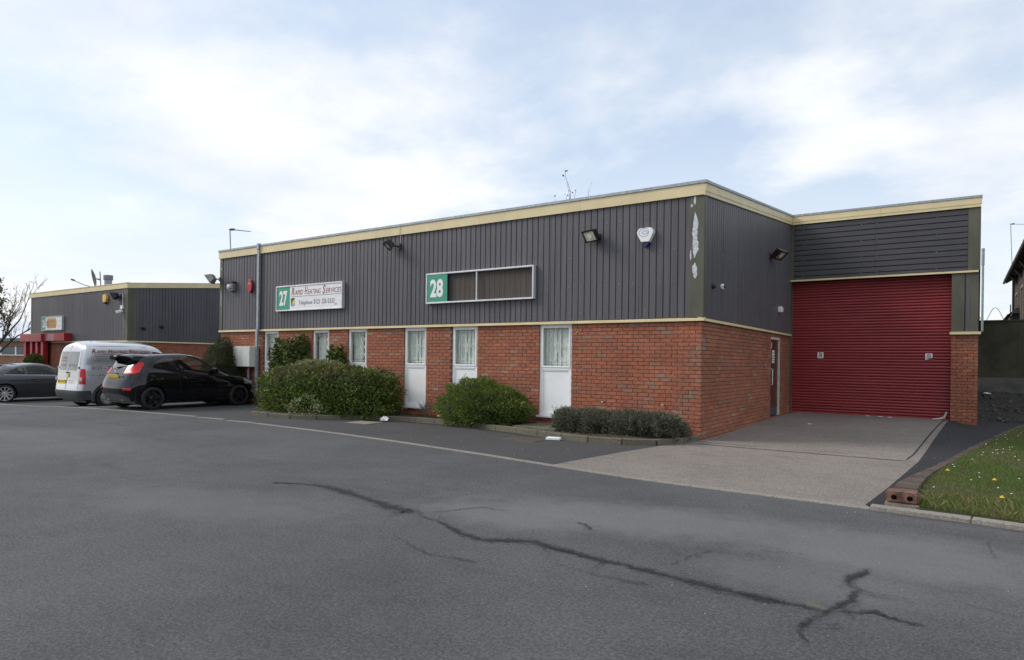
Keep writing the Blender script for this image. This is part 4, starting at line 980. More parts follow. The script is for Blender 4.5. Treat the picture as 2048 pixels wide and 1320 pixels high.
# the end block: a perforated brick standing proud with mortar under it
eb = obj('end_brick', None, None, ed, (3.475,-4.22,0))
mb = MB(); hw, hh, dp = .145, .055, .13
ring = [(-hw,-hh),(hw,-hh),(hw,hh),(-hw,hh)]
bm = bmesh.new(); bmesh.ops.create_cube(bm, size=1)
for v in bm.verts: v.co = Vector((v.co.x*.29, v.co.y*.24, v.co.z*.115))
bmesh.ops.bevel(bm, geom=bm.edges[:], offset=.018, segments=2, affect='EDGES'); me = bpy.data.meshes.new('brick'); bm.to_mesh(me); bm.free()
o = obj('brick', me, mat('red_end_brick', (.135,.070,.052), .9, var=.45, scale=12, bump=.6, bscale=45), eb, (0,0,.105))
cut = bpy.data.objects.new('cutter', MB().lathe([(.027,-.2),(.027,-.02)], (-.068,0,.105), 'y', 14).lathe([(.027,-.2),(.027,-.02)], (.068,0,.105), 'y', 14).mesh('cutter'))
cutm = cut.data
COL.objects.link(cut); bo = o.modifiers.new('holes', 'BOOLEAN'); bo.object = cut; bo.operation = 'DIFFERENCE'; cut.location = (3.475,-4.22,0)
dg = bpy.context.evaluated_depsgraph_get(); dg.update(); newme = bpy.data.meshes.new_from_object(o.evaluated_get(dg)); o.modifiers.clear(); o.data = newme
bpy.data.objects.remove(cut)
MB().rbox((0,.0,.02), (.30,.22,.06)).build('mortar_bed', mat('pale_mortar', (.24,.21,.17), .95, var=.3, scale=14, bump=.5), eb, bevel=.01)
VERGE = [(x+.11,y) for x,y in EDG[:9]]+[(12,9),(30,-6)]+[p for p in off_line(KERB, .07) if 3.3 < p[0] < 20][::-1]
verge = poly_sheet('verge', [(3.60,-4.40)]+[(x+.11,y) for x,y in EDG[1:9]]+[(14,9.2),(14,-5.75),(6.5,-4.76),(4.42,-4.54)], M_turf, .045, .25, amp=.008)
MB().rbox((4.72,-4.35,.06), (.45,.28,.06), rz=-.2).build('paving_slab', M_kerb, kr, bevel=.01)
# grass blades
def inpoly(x, y, P):
    c = np.zeros(len(x), bool); j = len(P)-1
    for i in range(len(P)):
        xi, yi = P[i]; xj, yj = P[j]
        with np.errstate(divide='ignore', invalid='ignore'): c ^= ((yi > y) != (yj > y)) & (x < (xj-xi)*(y-yi)/(yj-yi)+xi)
        j = i
    return c
VP = [(3.62,-4.36)]+[(x+.13,y) for x,y in EDG[1:9]]+[(7.5,9.0),(7.5,-4.8),(6.5,-4.74),(4.42,-4.52)]
def blades(n, xr, yr, h0, h1, wd):
    x = rng.uniform(*xr, n); y = yr[0]+(yr[1]-yr[0])*rng.random(n)**1.5; k = inpoly(x, y, VP); x, y = x[k], y[k]; n = len(x)
    cl_ = np.sin(x*5.1+y*2.3)+np.sin(x*2.2-y*4.1+1)+rng.normal(0,.6,n)
    h = rng.uniform(h0, h1, n)*(1+.25*cl_*.5); a = rng.uniform(0, 2*np.pi, n); lean = rng.uniform(.2, 1.1, n)*h; b = a+np.pi/2+rng.normal(0,.3,n)
    z = .045; w_ = wd*rng.uniform(.7,1.3,n)
    V = np.zeros((n,4,3)); dx, dy = np.cos(b)*w_, np.sin(b)*w_
    V[:,0] = np.stack([x-dx, y-dy, np.full(n,z)],1); V[:,1] = np.stack([x+dx, y+dy, np.full(n,z)],1)
    V[:,2] = np.stack([x+np.cos(a)*lean*.9+dx*.3, y+np.sin(a)*lean*.9+dy*.3, z+h],1); V[:,3] = np.stack([x+np.cos(a)*lean*.35-dx*.8, y+np.sin(a)*lean*.35-dy*.8, z+h*.6],1)
    g1, g2, g3 = np.array([.085,.145,.026]), np.array([.14,.195,.042]), np.array([.23,.20,.095])
    t = rng.random(n)[:,None]; C = g1*(1-t)+g2*t; dry = (rng.random(n) < np.clip(.24+.22*np.sin(x*3+y*1.1)+.12*(y < -3.0), .08, .65))[:,None]; C = np.where(dry, g3*rng.uniform(.7,1.2,(n,1)), C)
    return V.reshape(-1,3), np.arange(n*4).reshape(-1,4), np.repeat(C, 4, 0)
V, F, C = blades(120000, (3.5,7.5), (-4.6,9.0), .016, .042, .0024)
V2, F2, C2 = blades(5000, (3.5,7.5), (-4.6,-3.5), .04, .085, .003)
obj('grass', fast_mesh('grass', np.concatenate([V,V2]), np.concatenate([F,F2+len(V)]), np.concatenate([C,C2])), M_grass, kind='stuff')['label'] = 'short rough grass on the verge'
# daisies scattered on the verge, and separate dandelions
mb = MB(); r = random.Random(5)
for _ in range(95):
    y = -3.6+r.random()**.8*8.5; x = None
    xe = np.interp(y, [p[1] for p in EDG], [p[0] for p in EDG]); x = xe+.22+r.random()**1.3*1.6
    s_ = .011; z = .10+r.random()*.02; mb.add([(x+s_*math.cos(a)*(1 if i%2 else .6), y+s_*math.sin(a)*(1 if i%2 else .6), z) for i, a in enumerate(np.linspace(0,2*math.pi,12,endpoint=False))]+[(x,y,z+.006)], [(i,(i+1)%12,12) for i in range(12)])
mb.build('daisies', mat('daisy_white', (.80,.80,.78), .7, var=.05), kind='stuff')
for (x, y, lab) in ((4.28,-2.48,'dandelion in the middle of the verge'),(4.30,-3.71,'dandelion nearest to the kerb on the verge'),(4.62,-2.2,'dandelion at the right edge of the verge'),(3.82,-2.0,'dandelion close to the brick edging')):
    t = thing('dandelion', lab, 'flower', (x,y,.045), 0, 'dandelions on the verge')
    MB().tube([(0,0,0),(.005,0,.07)], .003, 5).build('stem', mat('stem_green', (.08,.12,.03), .6), t)
    mb = MB()
    for q in range(3):
        R_ = .026-.007*q; mb.add([(R_*math.cos(a)*(1 if i%2 else .7), R_*math.sin(a)*(1 if i%2 else .7), .07+.006*q) for i, a in enumerate(np.linspace(0,2*math.pi,20,endpoint=False))]+[(0,0,.08+.006*q)], [(i,(i+1)%20,20) for i in range(20)])
    mb.build('flower_head', mat('dandelion_yellow', (.75,.50,.02), .6, var=.1, scale=60), t)

# ================================================================ PLANTS
def leaf_mesh(name, P, size, C, aspect=.5, dirs=None, jitter=.35):
    n = len(P); d = rng.normal(size=(n,3)); 
    if dirs is not None: d = dirs+d*jitter
    d /= np.linalg.norm(d, axis=1)[:,None]+1e-9
    q = rng.normal(size=(n,3)); s = np.cross(d, q); s /= np.linalg.norm(s, axis=1)[:,None]+1e-9
    L_ = (size*rng.uniform(.7,1.3,n))[:,None]; W_ = L_*aspect*.5
    V = np.stack([P, P+d*L_*.5+s*W_, P+d*L_, P+d*L_*.5-s*W_], 1).reshape(-1,3)
    return fast_mesh(name, V, np.arange(n*4).reshape(-1,4), np.repeat(C, 4, 0))
def cols(n, pal, wts):
    pal = np.array(pal); i = rng.choice(len(pal), n, p=np.array(wts)/sum(wts)); return pal[i]*rng.uniform(.75,1.25,(n,1))
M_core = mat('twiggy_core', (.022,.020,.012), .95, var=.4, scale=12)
def noise3(P, f, seed):
    r = np.random.default_rng(seed); out = np.zeros(len(P))
    for k in range(5):
        w_ = r.normal(size=3)*f*(1+.6*k); out += np.sin(P@w_+r.uniform(0,6.28))/(1+.5*k)
    return out/2.2
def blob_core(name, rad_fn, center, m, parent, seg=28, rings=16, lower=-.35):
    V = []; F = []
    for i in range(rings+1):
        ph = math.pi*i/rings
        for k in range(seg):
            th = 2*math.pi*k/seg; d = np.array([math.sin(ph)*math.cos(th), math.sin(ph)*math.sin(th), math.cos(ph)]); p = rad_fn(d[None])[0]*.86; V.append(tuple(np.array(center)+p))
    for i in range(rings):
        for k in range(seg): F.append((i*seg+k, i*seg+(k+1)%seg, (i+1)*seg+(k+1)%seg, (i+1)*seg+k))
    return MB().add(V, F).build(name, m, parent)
def shrub(name, label, cat, center, R, n, size, pal, wts, power=2.5, rough=.10, f=3.0, seed=1, aspect=.5, outward=.6, flatz=None, brown_top=None, group=None, twigs=0, core=True):
    """R = (rx, ry, rz) of a superellipsoid with an uneven skin; leaves fill its outer shell"""
    t = thing(name, label, cat, (center[0], center[1], gz(center[0],center[1])), 0, group)
    c = np.array((0,0,center[2])); R = np.array(R)
    def rf(d):
        s = 1/((np.abs(d/R)**power).sum(1)**(1/power)); p = d*s[:,None]
        return p*(1+rough*noise3(p*np.array([1,1,1.3]), f, seed)+.6*rough*noise3(p, f*2.7, seed+1))[:,None]
    d = rng.normal(size=(n,3)); d /= np.linalg.norm(d, axis=1)[:,None]
    # spread directions evenly over the stretched body
    d = d*R; d /= np.linalg.norm(d, axis=1)[:,None]
    p = rf(d)*(1-.24*rng.random(n)[:,None]**2.2+.05*rng.random(n)[:,None]**4)
    sh = rng.random(n) < .035; p[sh] *= 1+.09*rng.random((sh.sum(),1))
    P = p+c; k = P[:,2] > .03; P, d = P[k], d[k]; n = len(P)
    C = cols(n, pal, wts)
    if brown_top is not None:
        hh = (P[:,2]-c[2])/R[2]; m = rng.random(n) < np.clip(brown_top[1]*(hh-.45)*1.6+brown_top[2]*(noise3(P,2.2,seed+5) > .25), 0, .8); C[m] = np.array(brown_top[0])*rng.uniform(.7,1.3,(m.sum(),1))
    dirs = d*outward+np.array([0,0,.35])
    obj('foliage', leaf_mesh('foliage', P, size, C, aspect, dirs, .55), M_leaf, t)
    if core: blob_core('dark_core', rf, c, M_core, t)  # solid twig-brown core added inside the leaf shell, blocks see-through
    if twigs:
        mb = MB(); r = random.Random(seed)
        for _ in range(twigs):
            a = r.uniform(0, 6.28); x, y = math.cos(a)*R[0]*r.uniform(.5,.97), math.sin(a)*R[1]*r.uniform(.5,.97); z = r.uniform(.0,.15)
            mb.tube([(x*.7,y*.7,z),(x,y,z+r.uniform(.02,.25)),(x*1.05,y*1.05,z+r.uniform(.1,.35))], [.006,.004,.002], 4)
        mb.build('twigs', M_bark, t)
    return t
G1, G2, G3, G4 = (.105,.165,.026), (.160,.225,.036), (.050,.080,.016), (.22,.28,.055)
BR = (.115,.085,.042)
h = shrub('hedge', 'long clipped dark green hedge in the planting bed', 'hedge', (-8.92,-1.10,.54), (1.80,.68,.63), 42000, .060, [G1,G2,G3,G4,BR], [4,3,3,1.2,.9], power=4.2, rough=.075, f=4.2, seed=3, brown_top=(BR,.55,.22), twigs=110)
h.rotation_euler.z = .20
# variegated shrub growing along the top and at the foot of the hedge
def tuft(name, label, cat, center, R, n, size, pal, wts, seed, **k): return shrub(name, label, cat, center, R, n, size, pal, wts, power=2.1, rough=.2, f=5, seed=seed, **k)
tuft('variegated_shrub', 'cream and green variegated shrub showing along the top of the hedge', 'shrub', (-9.75,-.72,1.12), (.95,.36,.24), 4600, .045, [(.26,.28,.12),(.36,.37,.20),(.12,.17,.05),(.17,.21,.07)], [3,2,3,2], 21)
tuft('variegated_shrub', 'small cream and green variegated shrub at the foot of the hedge', 'shrub', (-8.75,-1.93,.26), (.50,.22,.24), 750, .042, [(.26,.28,.14),(.36,.37,.22),(.12,.17,.05)], [3,2,2], 22, core=False)
shrub('conifer_shrub', 'spreading bright green feathery conifer shrub between two white window panels', 'shrub', (-4.55,-.58,.40), (1.06,.56,.56), 30000, .062, [(.120,.175,.028),(.165,.215,.038),(.065,.105,.018),(.20,.24,.055)], [4,3,3,1], power=2.2, rough=.16, f=4.2, seed=9, aspect=.26, outward=1.0)
# lavender: a row of grey green clumps
for i, (x, y, rx, ry, hz, lab) in enumerate(((-2.22,-.72,.44,.34,.40,'leftmost grey green lavender clump with dry stalks, in front of the white panel'), (-1.62,-.74,.42,.36,.40,'grey green lavender clump second from the left along the brick wall'), (-1.02,-.72,.46,.40,.42,'grey green lavender clump third from the left along the brick wall'), (-.48,-.68,.42,.42,.42,'grey green lavender clump nearest to the brick corner'))):
    t = shrub('lavender', lab, 'lavender', (x,y,.22), (rx,ry,hz*.66), 8500, .068, [(.095,.115,.066),(.15,.16,.11),(.070,.082,.045),(.21,.21,.165),(.14,.105,.095)], [4,3,3,1.5,1.6], power=2.3, rough=.24, f=7, seed=40+i, aspect=.16, outward=1.0, group='lavender clumps under the front wall')
    mb = MB(); r = random.Random(60+i)
    for _ in range(110 if i == 0 else 60):
        a = r.uniform(0,6.28); rr = r.uniform(.1,.8); x0_, y0_ = rx*rr*math.cos(a), ry*rr*math.sin(a); hh = r.uniform(.36,.52 if i == 0 else .42)
        mb.tube([(x0_,y0_,.25),(x0_*1.25,y0_*1.25,hh*.8+.06),(x0_*1.4,y0_*1.4,hh+.06)], [.003,.0025,.004], 3)
    mb.build('dry_stalks', mat('dry_stalk', (.17,.145,.13), .9, var=.3, scale=20), t)
# dead twigs by the bare soil
for (x, y, hgt, lab, c) in ((-6.42,-.36,.42,'bare pale twiggy plant at the foot of the left tall white panel', (.20,.18,.15)), (-6.05,-.22,.50,'withered brown twiggy plant between the white panels', (.10,.07,.06))):
    t = thing('bare_plant', lab, 'plant', (x,y,.09)); r = random.Random(int(-x*100)); mb = MB()
    for _ in range(16):
        a = r.uniform(0,6.28); s_ = r.uniform(.05,.22); hh = hgt*r.uniform(.5,1); p1 = (s_*.5*math.cos(a), s_*.5*math.sin(a), hh*.55); p2 = (s_*math.cos(a), s_*math.sin(a), hh)
        mb.tube([(0,0,0),p1,p2], [.006,.004,.002], 4)
        for q in range(4): b = a+r.uniform(-1.3,1.3); mb.tube([p1,(p1[0]+.08*math.cos(b),p1[1]+.08*math.sin(b),p1[2]+r.uniform(.04,.14))], [.003,.0015], 3)
    mb.build('twigs', mat('twig_%d' % int(c[0]*100), c, .9, var=.2), t)
# ivy against the wall: leaves lie nearly flat on an uneven outline
def ivy(label, outline, n, seed, depth=.28):
    xs_ = [p[0] for p in outline]; zs = [p[1] for p in outline]; cx = sum(xs_)/len(xs_)
    t = thing('ivy', label, 'ivy', (cx,0,.09)); x = rng.uniform(min(xs_)-.1, max(xs_)+.1, n); z = rng.uniform(min(zs), max(zs)+.1, n)
    k = inpoly(x+.06*np.sin(z*17)+.04*rng.normal(size=n), z+.05*np.sin(x*19)+.03*rng.normal(size=n), outline); x, z = x[k], z[k]; n = len(x)
    dd = depth*(.45+.55*np.sin((x-min(xs_))/(max(xs_)-min(xs_))*np.pi))*(.7+.3*np.sin(x*6+z*5)); y = -.02-dd*rng.random(n)**.6
    C = cols(n, [(.070,.105,.02),(.12,.165,.03),(.035,.058,.018),(.17,.20,.05)], [4,3,4,1.5]); 
    dirs = np.stack([rng.normal(0,.6,n), -np.ones(n)*.5, -np.ones(n)*.5+rng.normal(0,.5,n)],1)
    obj('foliage', leaf_mesh('foliage', np.stack([x-cx,y,z-.09],1), .075, C, .85, dirs, .4), M_leaf, t)
    mb = MB(); r = random.Random(seed)
    for _ in range(9):
        a = r.uniform(min(xs_)+.2, max(xs_)-.2); mb.tube([(a-cx,-.03,0),(a-cx+r.uniform(-.2,.2),-.05,.7),(a-cx+r.uniform(-.3,.3),-.04,max(zs)-.5)], [.012,.009,.005], 5)
    mb.build('stems', M_bark, t)
ivy('dark green ivy covering the brick between the first two small windows', [(-12.75,.5),(-12.62,1.0),(-12.45,1.45),(-12.38,1.88),(-12.1,2.0),(-11.75,1.78),(-11.4,2.02),(-11.05,2.08),(-10.98,1.6),(-10.9,1.2),(-10.95,.5)], 8500, 1, .40)
ivy('smaller light green ivy patch between the second and third small windows', [(-10.25,.6),(-10.2,1.4),(-10.05,1.75),(-9.75,1.62),(-9.6,1.85),(-9.5,1.5),(-9.52,.6)], 3800, 2, .22)
shrub('conifer_shrub', 'dark rounded conifer shrub behind the black car at the end of the brick wall', 'shrub', (-14.62,-.42,.82), (.72,.42,1.0), 17000, .06, [(.040,.062,.016),(.062,.085,.022),(.028,.040,.012),(.085,.065,.035)], [4,3,3,1.2], power=2.3, rough=.14, f=4, seed=15, aspect=.25, outward=.8)

# dead leaves and chips on the soil
n = 2600; x = rng.uniform(-10.1,-.05,n); y = rng.uniform(-2.4,-.02,n); k = inpoly(x, y, inner+[(-.03,-.002),(-10.2,-.002)]); x, y = x[k], y[k]; n = len(x)
obj('leaf_litter', leaf_mesh('leaf_litter', np.stack([x,y,np.array([gz(a,b) for a,b in zip(x,y)])+.098+.012*rng.random(n)],1), .032, cols(n, [(.12,.085,.05),(.20,.16,.11),(.07,.05,.035),(.28,.25,.20)], [4,3,4,1]), .6, rng.normal(size=(n,3))*np.array([1,1,.15]), .2), M_leaf, kind='stuff')
# ================================================================ TREES
def tree(label, loc, H, seed, spread, nleaf, pal, wts, lsize=.12, rough_=.1, depth=5, lean=(0,0), trunk=.12, group=None, density=3):
    t = thing('tree', label, 'tree', loc, 0, group); r = random.Random(seed); mb = MB(); tips = []
    def grow(p, d, L_, rad_, lv):
        n = 3; pts = [p]; q = Vector(p); dd = Vector(d)
        for i in range(n):
            dd = (dd+Vector((r.gauss(0,rough_),r.gauss(0,rough_),r.gauss(0,rough_*.6)+.04))).normalized(); q = q+dd*(L_/n); pts.append(tuple(q))
        mb.tube(pts, [rad_*(1-.45*i/n) for i in range(n+1)], 6 if lv < 2 else 4, cap=False)
        if lv >= depth-2: tips.extend([Vector(x) for x in pts[1:]])
        if lv >= depth: return
        for k in range(density if lv else density+1):
            a = r.uniform(0, 6.28); o = dd.orthogonal().normalized(); o = Matrix.Rotation(a, 3, dd) @ o
            nd = (dd*1.0+o*spread*r.uniform(.6,1.2)+Vector((0,0,.12))).normalized(); st = Vector(pts[r.choice([1,2,3])])
            grow(tuple(st), nd, L_*r.uniform(.62,.82), rad_*.55, lv+1)
    grow((0,0,0), Vector((lean[0],lean[1],1)).normalized(), H*.33, trunk, 0)
    mb.build('trunk', M_bark, t, smooth=True)
    if nleaf and tips:
        T = np.array([tuple(x) for x in tips]); i = rng.integers(0, len(T), nleaf); P = T[i]+rng.normal(0, .13, (nleaf,3))
        obj('crown', leaf_mesh('crown', P, lsize, cols(nleaf, pal, wts), .6, rng.normal(size=(nleaf,3))*.8+np.array([0,0,-.3]), .4), M_leaf, t)
    return t
tree('young tree with reddish green new leaves left of the smaller unit', (-33.9,-.3,-.32), 6.1, 5, .48, 2600, [(.10,.11,.04),(.13,.075,.045),(.06,.08,.03),(.17,.10,.07)], [4,3,3,1.2], .17, .12, 5, (.04,.03), .10, density=3)
tree('bare twiggy tree at the left edge of the picture', (-49.6,4.8,-.4), 7.6, 9, .55, 300, [(.16,.11,.09)], [1], .08, .12, 5, (-.02,0), .15)
tree('leafless tree whose top twigs show above the roof left of the corner', (-18.0,23.9,0), 13.6, 21, .5, 60, [(.16,.12,.09)], [1], .10, .10, 5, (0,0), .16)
tree('tree with a few budding twigs showing above the roof near the corner', (-15.4,25.7,0), 14.0, 33, .42, 420, [(.10,.12,.06),(.12,.10,.08)], [1,1], .16, .10, 4, (0,0), .15)

# ================================================================ BACKGROUND, LEFT
BL = thing('workshop', 'low brick workshop with a white roof far behind the left trees', 'building', (-80,15.5,.3), .3)
Mbk = mat('far_brick', (.24,.12,.075), .9, var=.2, scale=3)
MB().box(-14,12,0,8,-.3,1.05).build('wall', Mbk, BL); MB().box(-14,12,0,8,1.95,2.5).build('wall', Mbk, BL); MB().box(-14,12,.3,8,1.0,2.0).build('interior', M_dark, BL)
for i in range(12): 
    x = -14+i*2.17; MB().box(x+.1,x+2.07,.08,.12,1.08,1.92).build('pane', mat('far_pane', (.05,.07,.09), .1, spec=.8), BL); MB().box(x-.06,x+.1,.02,.14,1.05,1.95).build('mullion', M_white, BL)
MB().box(-14,12,-.06,.02,1.0,1.08).build('sill', M_white, BL); MB().box(-14.3,12.3,-.2,.1,2.5,2.85).build('gutter_board', mat('blue_grey_board', (.12,.17,.22), .6), BL)
MB().prism([(-.2,2.85),(9,5.2),(9,5.1),(-.2,2.75)], 'x', -14.3, 12.3).build('roof', mat('white_roof_sheet', (.55,.58,.62), .5, var=.08, scale=1), BL)
fn = thing('fence', 'dark wooden fence behind the grey car', 'fence', (-44,1.5,-.4), .1)
for i in range(24): MB().box(-6+i*.5,-6+i*.5+.47,0,.03,0,.95+.02*(i%3)).build('board', mat('dark_fence', (.035,.03,.025), .9, var=.3), fn)
MB().box(-6,6,.03,.08,.6,.7).build('rail', MATS['dark_fence'], fn)
shrub('bush', 'dark green bush in front of the smaller unit beside the porch', 'shrub', (-32.2,1.0,.8), (.55,.4,.95), 4000, .12, [G1,G3,BR], [3,3,1], seed=71)

# ================================================================ BACKGROUND, RIGHT
WR = thing('boundary_wall', 'tall dark mossy concrete wall behind the right end of the unit', 'wall', (0,0,0))
Mw = mat('mossy_wall', (.062,.058,.040), .95, var=.3, scale=1.6, dirt=.5, dirtcol=(.03,.032,.02), bump=.4, bscale=30)
for i in range(8): MB().box(1.0+i*1.5, 2.494+i*1.5, 16.0, 16.14, 1.06, 2.985).build('panel', Mw, WR)
for i in range(8): MB().box(1.0+i*1.5, 2.494+i*1.5, 15.96, 16.14, 2.985, 3.03).build('coping_stone', Mw, WR)
MB().box(1.0, 13.0, 15.85, 16.2, .2, 1.06).build('plinth', mat('wall_plinth', (.11,.11,.095), .95, var=.3, scale=2, dirt=.5), WR)
t = thing('razor_wire', 'loose coil of razor wire along the top of the dark wall', 'razor wire', (1.0,16.07,3.0))
mb = MB(); pts = [(a/6.283*.62, .22*math.cos(a), .22+.24*math.sin(a)) for a in np.linspace(0, 6.283*19, 700)]; mb.tube(pts, .009, 4); mb.build('coil', mat('wire_metal', (.35,.36,.37), .5, .4), t)
mb = MB(); r = random.Random(4)
for p in pts[::5]: mb.rbox(p, (.05,.012,.004), rz=r.random()*3, rx=r.random()*3)
mb.build('barbs', MATS['wire_metal'], t)
for i in range(7): MB().tube([(.5+i*1.9,0,0),(.5+i*1.9,0,.55)], .018, 5).build('post', M_bark, t)
crumple('paper_scrap', (4.62,14.2,.56), (.12,.09,.05), 'white scrap among the rubble under the dark wall', seed=31)
r = random.Random(8); rb = MB()
for _ in range(260):
    x, y = r.uniform(3.7,7.5), r.uniform(9.2,15.7); s_ = r.uniform(.03,.11); rb.rbox((x,y,gz(x,y)+.03), (s_,s_*r.uniform(.5,1),s_*.5), rz=r.random()*3, rx=r.uniform(-.4,.4))
rb.build('rubble', mat('rubble_stone', (.075,.07,.062), .9, var=.5, scale=12), kind='stuff')
Mh = mat('house_brick', (.065,.036,.030), .9, var=.2, scale=4); Mt_ = mat('roof_tile', (.055,.035,.035), .8, var=.3, scale=6)
Hs = thing('house', 'dark brick house with tiled roof at the right edge beyond the wall', 'house', (0,0,0))
HX, HY0, HY1, HZ = 6.22, 18.6, 33.0, 6.15
MB().box(HX, 15, HY0, HY1, -.2, HZ).build('wall', Mh, Hs)
MB().prism([(HX-.35,HZ-.02),(10.6,HZ+3.1),(10.6,HZ+2.95),(HX-.30,HZ-.14)], 'y', HY0-.3, HY1+.3).build('roof', Mt_, Hs); MB().prism([(10.601,HZ+3.1),(15.3,HZ-.05),(15.2,HZ-.2),(10.601,HZ+2.95)], 'y', HY0-.3, HY1+.3).build('roof', Mt_, Hs)
MB().prism([(HX,HZ+.001),(10.6,HZ+2.9),(15,HZ+.001)], 'y', HY0, HY0+.3).build('gable', Mh, Hs)
for i in range(34): MB().lathe([(.075,0),(.055,.34)], (HX-.36, HY0-.25+i*.44, HZ+.0), 'y', 8).build('eaves_tile', Mt_, Hs)
MB().tube([(HX-.40,HY0-.3,HZ-.10),(HX-.40,HY1+.3,HZ-.10)], .06, 8).build('gutter', M_black, Hs)
for y in (20.5, 23.5, 26.5, 29.5): MB().prism([(HX-.32,HZ-.12),(HX,HZ-.12),(HX,HZ-.62)], 'y', y, y+.14).build('eaves_bracket', M_black, Hs)
MB().tube([(HX-.06,HY1-1.2,HZ-.1),(HX-.06,HY1-1.2,0)], .05, 8).build('downpipe', M_black, Hs)
buff = mat('buff_frame', (.16,.13,.105), .6)
for y in (20.3, 24.6, 28.2):
    wn = obj('window', None, None, Hs); MB().box(HX-.03, HX+.02, y, y+1.4, 3.4, 5.0).build('pane', MATS['far_pane'], wn)
    mb = MB(); mb.box(HX-.09,HX+.02,y-.12,y,3.3,5.1); mb.box(HX-.09,HX+.02,y+1.4,y+1.52,3.3,5.1); mb.box(HX-.09,HX+.02,y,y+1.4,5.0,5.1); mb.build('frame', buff, wn); MB().box(HX-.16,HX+.02,y-.2,y+1.6,3.2,3.3).build('sill', buff, wn)
MB().box(5.86, HX-.002, 27.0, 32.4, -.2, 3.95).build('bay_wall', mat('dark_boarding', (.028,.028,.038), .7, var=.2), Hs)
for i in range(7): MB().box(5.83, HX-.004, 26.97, 26.999, 2.4+i*.22, 2.60+i*.22).build('board', MATS['dark_boarding'], Hs)
MB().prism([(5.70,3.9),(HX-.003,4.35),(HX-.003,3.951),(5.86,3.951)], 'y', 26.8, 32.6).build('bay_roof', Mt_, Hs)
aerial((6.1,31.5,6.4), -.1, 2.6, .75, 'tv aerial on the roof of the house at the right edge', -.1)
t = thing('chimney_stack', 'distant chimney with pots above the dark wall', 'chimney', (6.9,46,0)); MB().box(-.5,.5,-.4,.4,0,4.55).build('stack', Mbk, t); MB().box(-.58,.58,-.48,.48,4.55,4.7).build('cap', Mbk, t)
for x in (-.25,.25): MB().lathe([(.14,0),(.12,.45)], (x,0,4.7), 'z', 10).build('pot', mat('clay_pot', (.35,.14,.08), .8), t)

# ================================================================ VEHICLES
def catmull(P, n):
    """P (m, ...) control rows -> n interpolated rows"""
    m = len(P); t = np.linspace(0, m-1, n); i = np.clip(t.astype(int), 0, m-2); f = (t-i).reshape((-1,)+(1,)*(P.ndim-1))
    p1, p2 = P[i], P[i+1]; p0 = P[np.maximum(i-1,0)]; p3 = P[np.minimum(i+2,m-1)]
    return p1+.5*f*(p2-p0+f*(2*p0-5*p1+4*p2-p3+f*(3*(p1-p2)+p3-p0)))
def mirror_pad(G):
    a, b = G[:,1:2].copy(), G[:,-2:-1].copy(); a[...,1] *= -1; b[...,1] *= -1; return np.concatenate([a, G, b], 1)
def car_surface(G, ns, nk):
    """G (levels, columns, 3): right half of a body wrapped from rear centre round to front centre"""
    Gp = mirror_pad(G); m = Gp.shape[1]
    S_ = catmull(np.swapaxes(Gp, 0, 1), (m-1)*max(4, ns//(m-1))+1); q = (len(S_)-1)//(m-1); S_ = S_[q:-q]
    K = catmull(np.swapaxes(S_, 0, 1), nk)
    return K                                            # (nk, ns, 3)
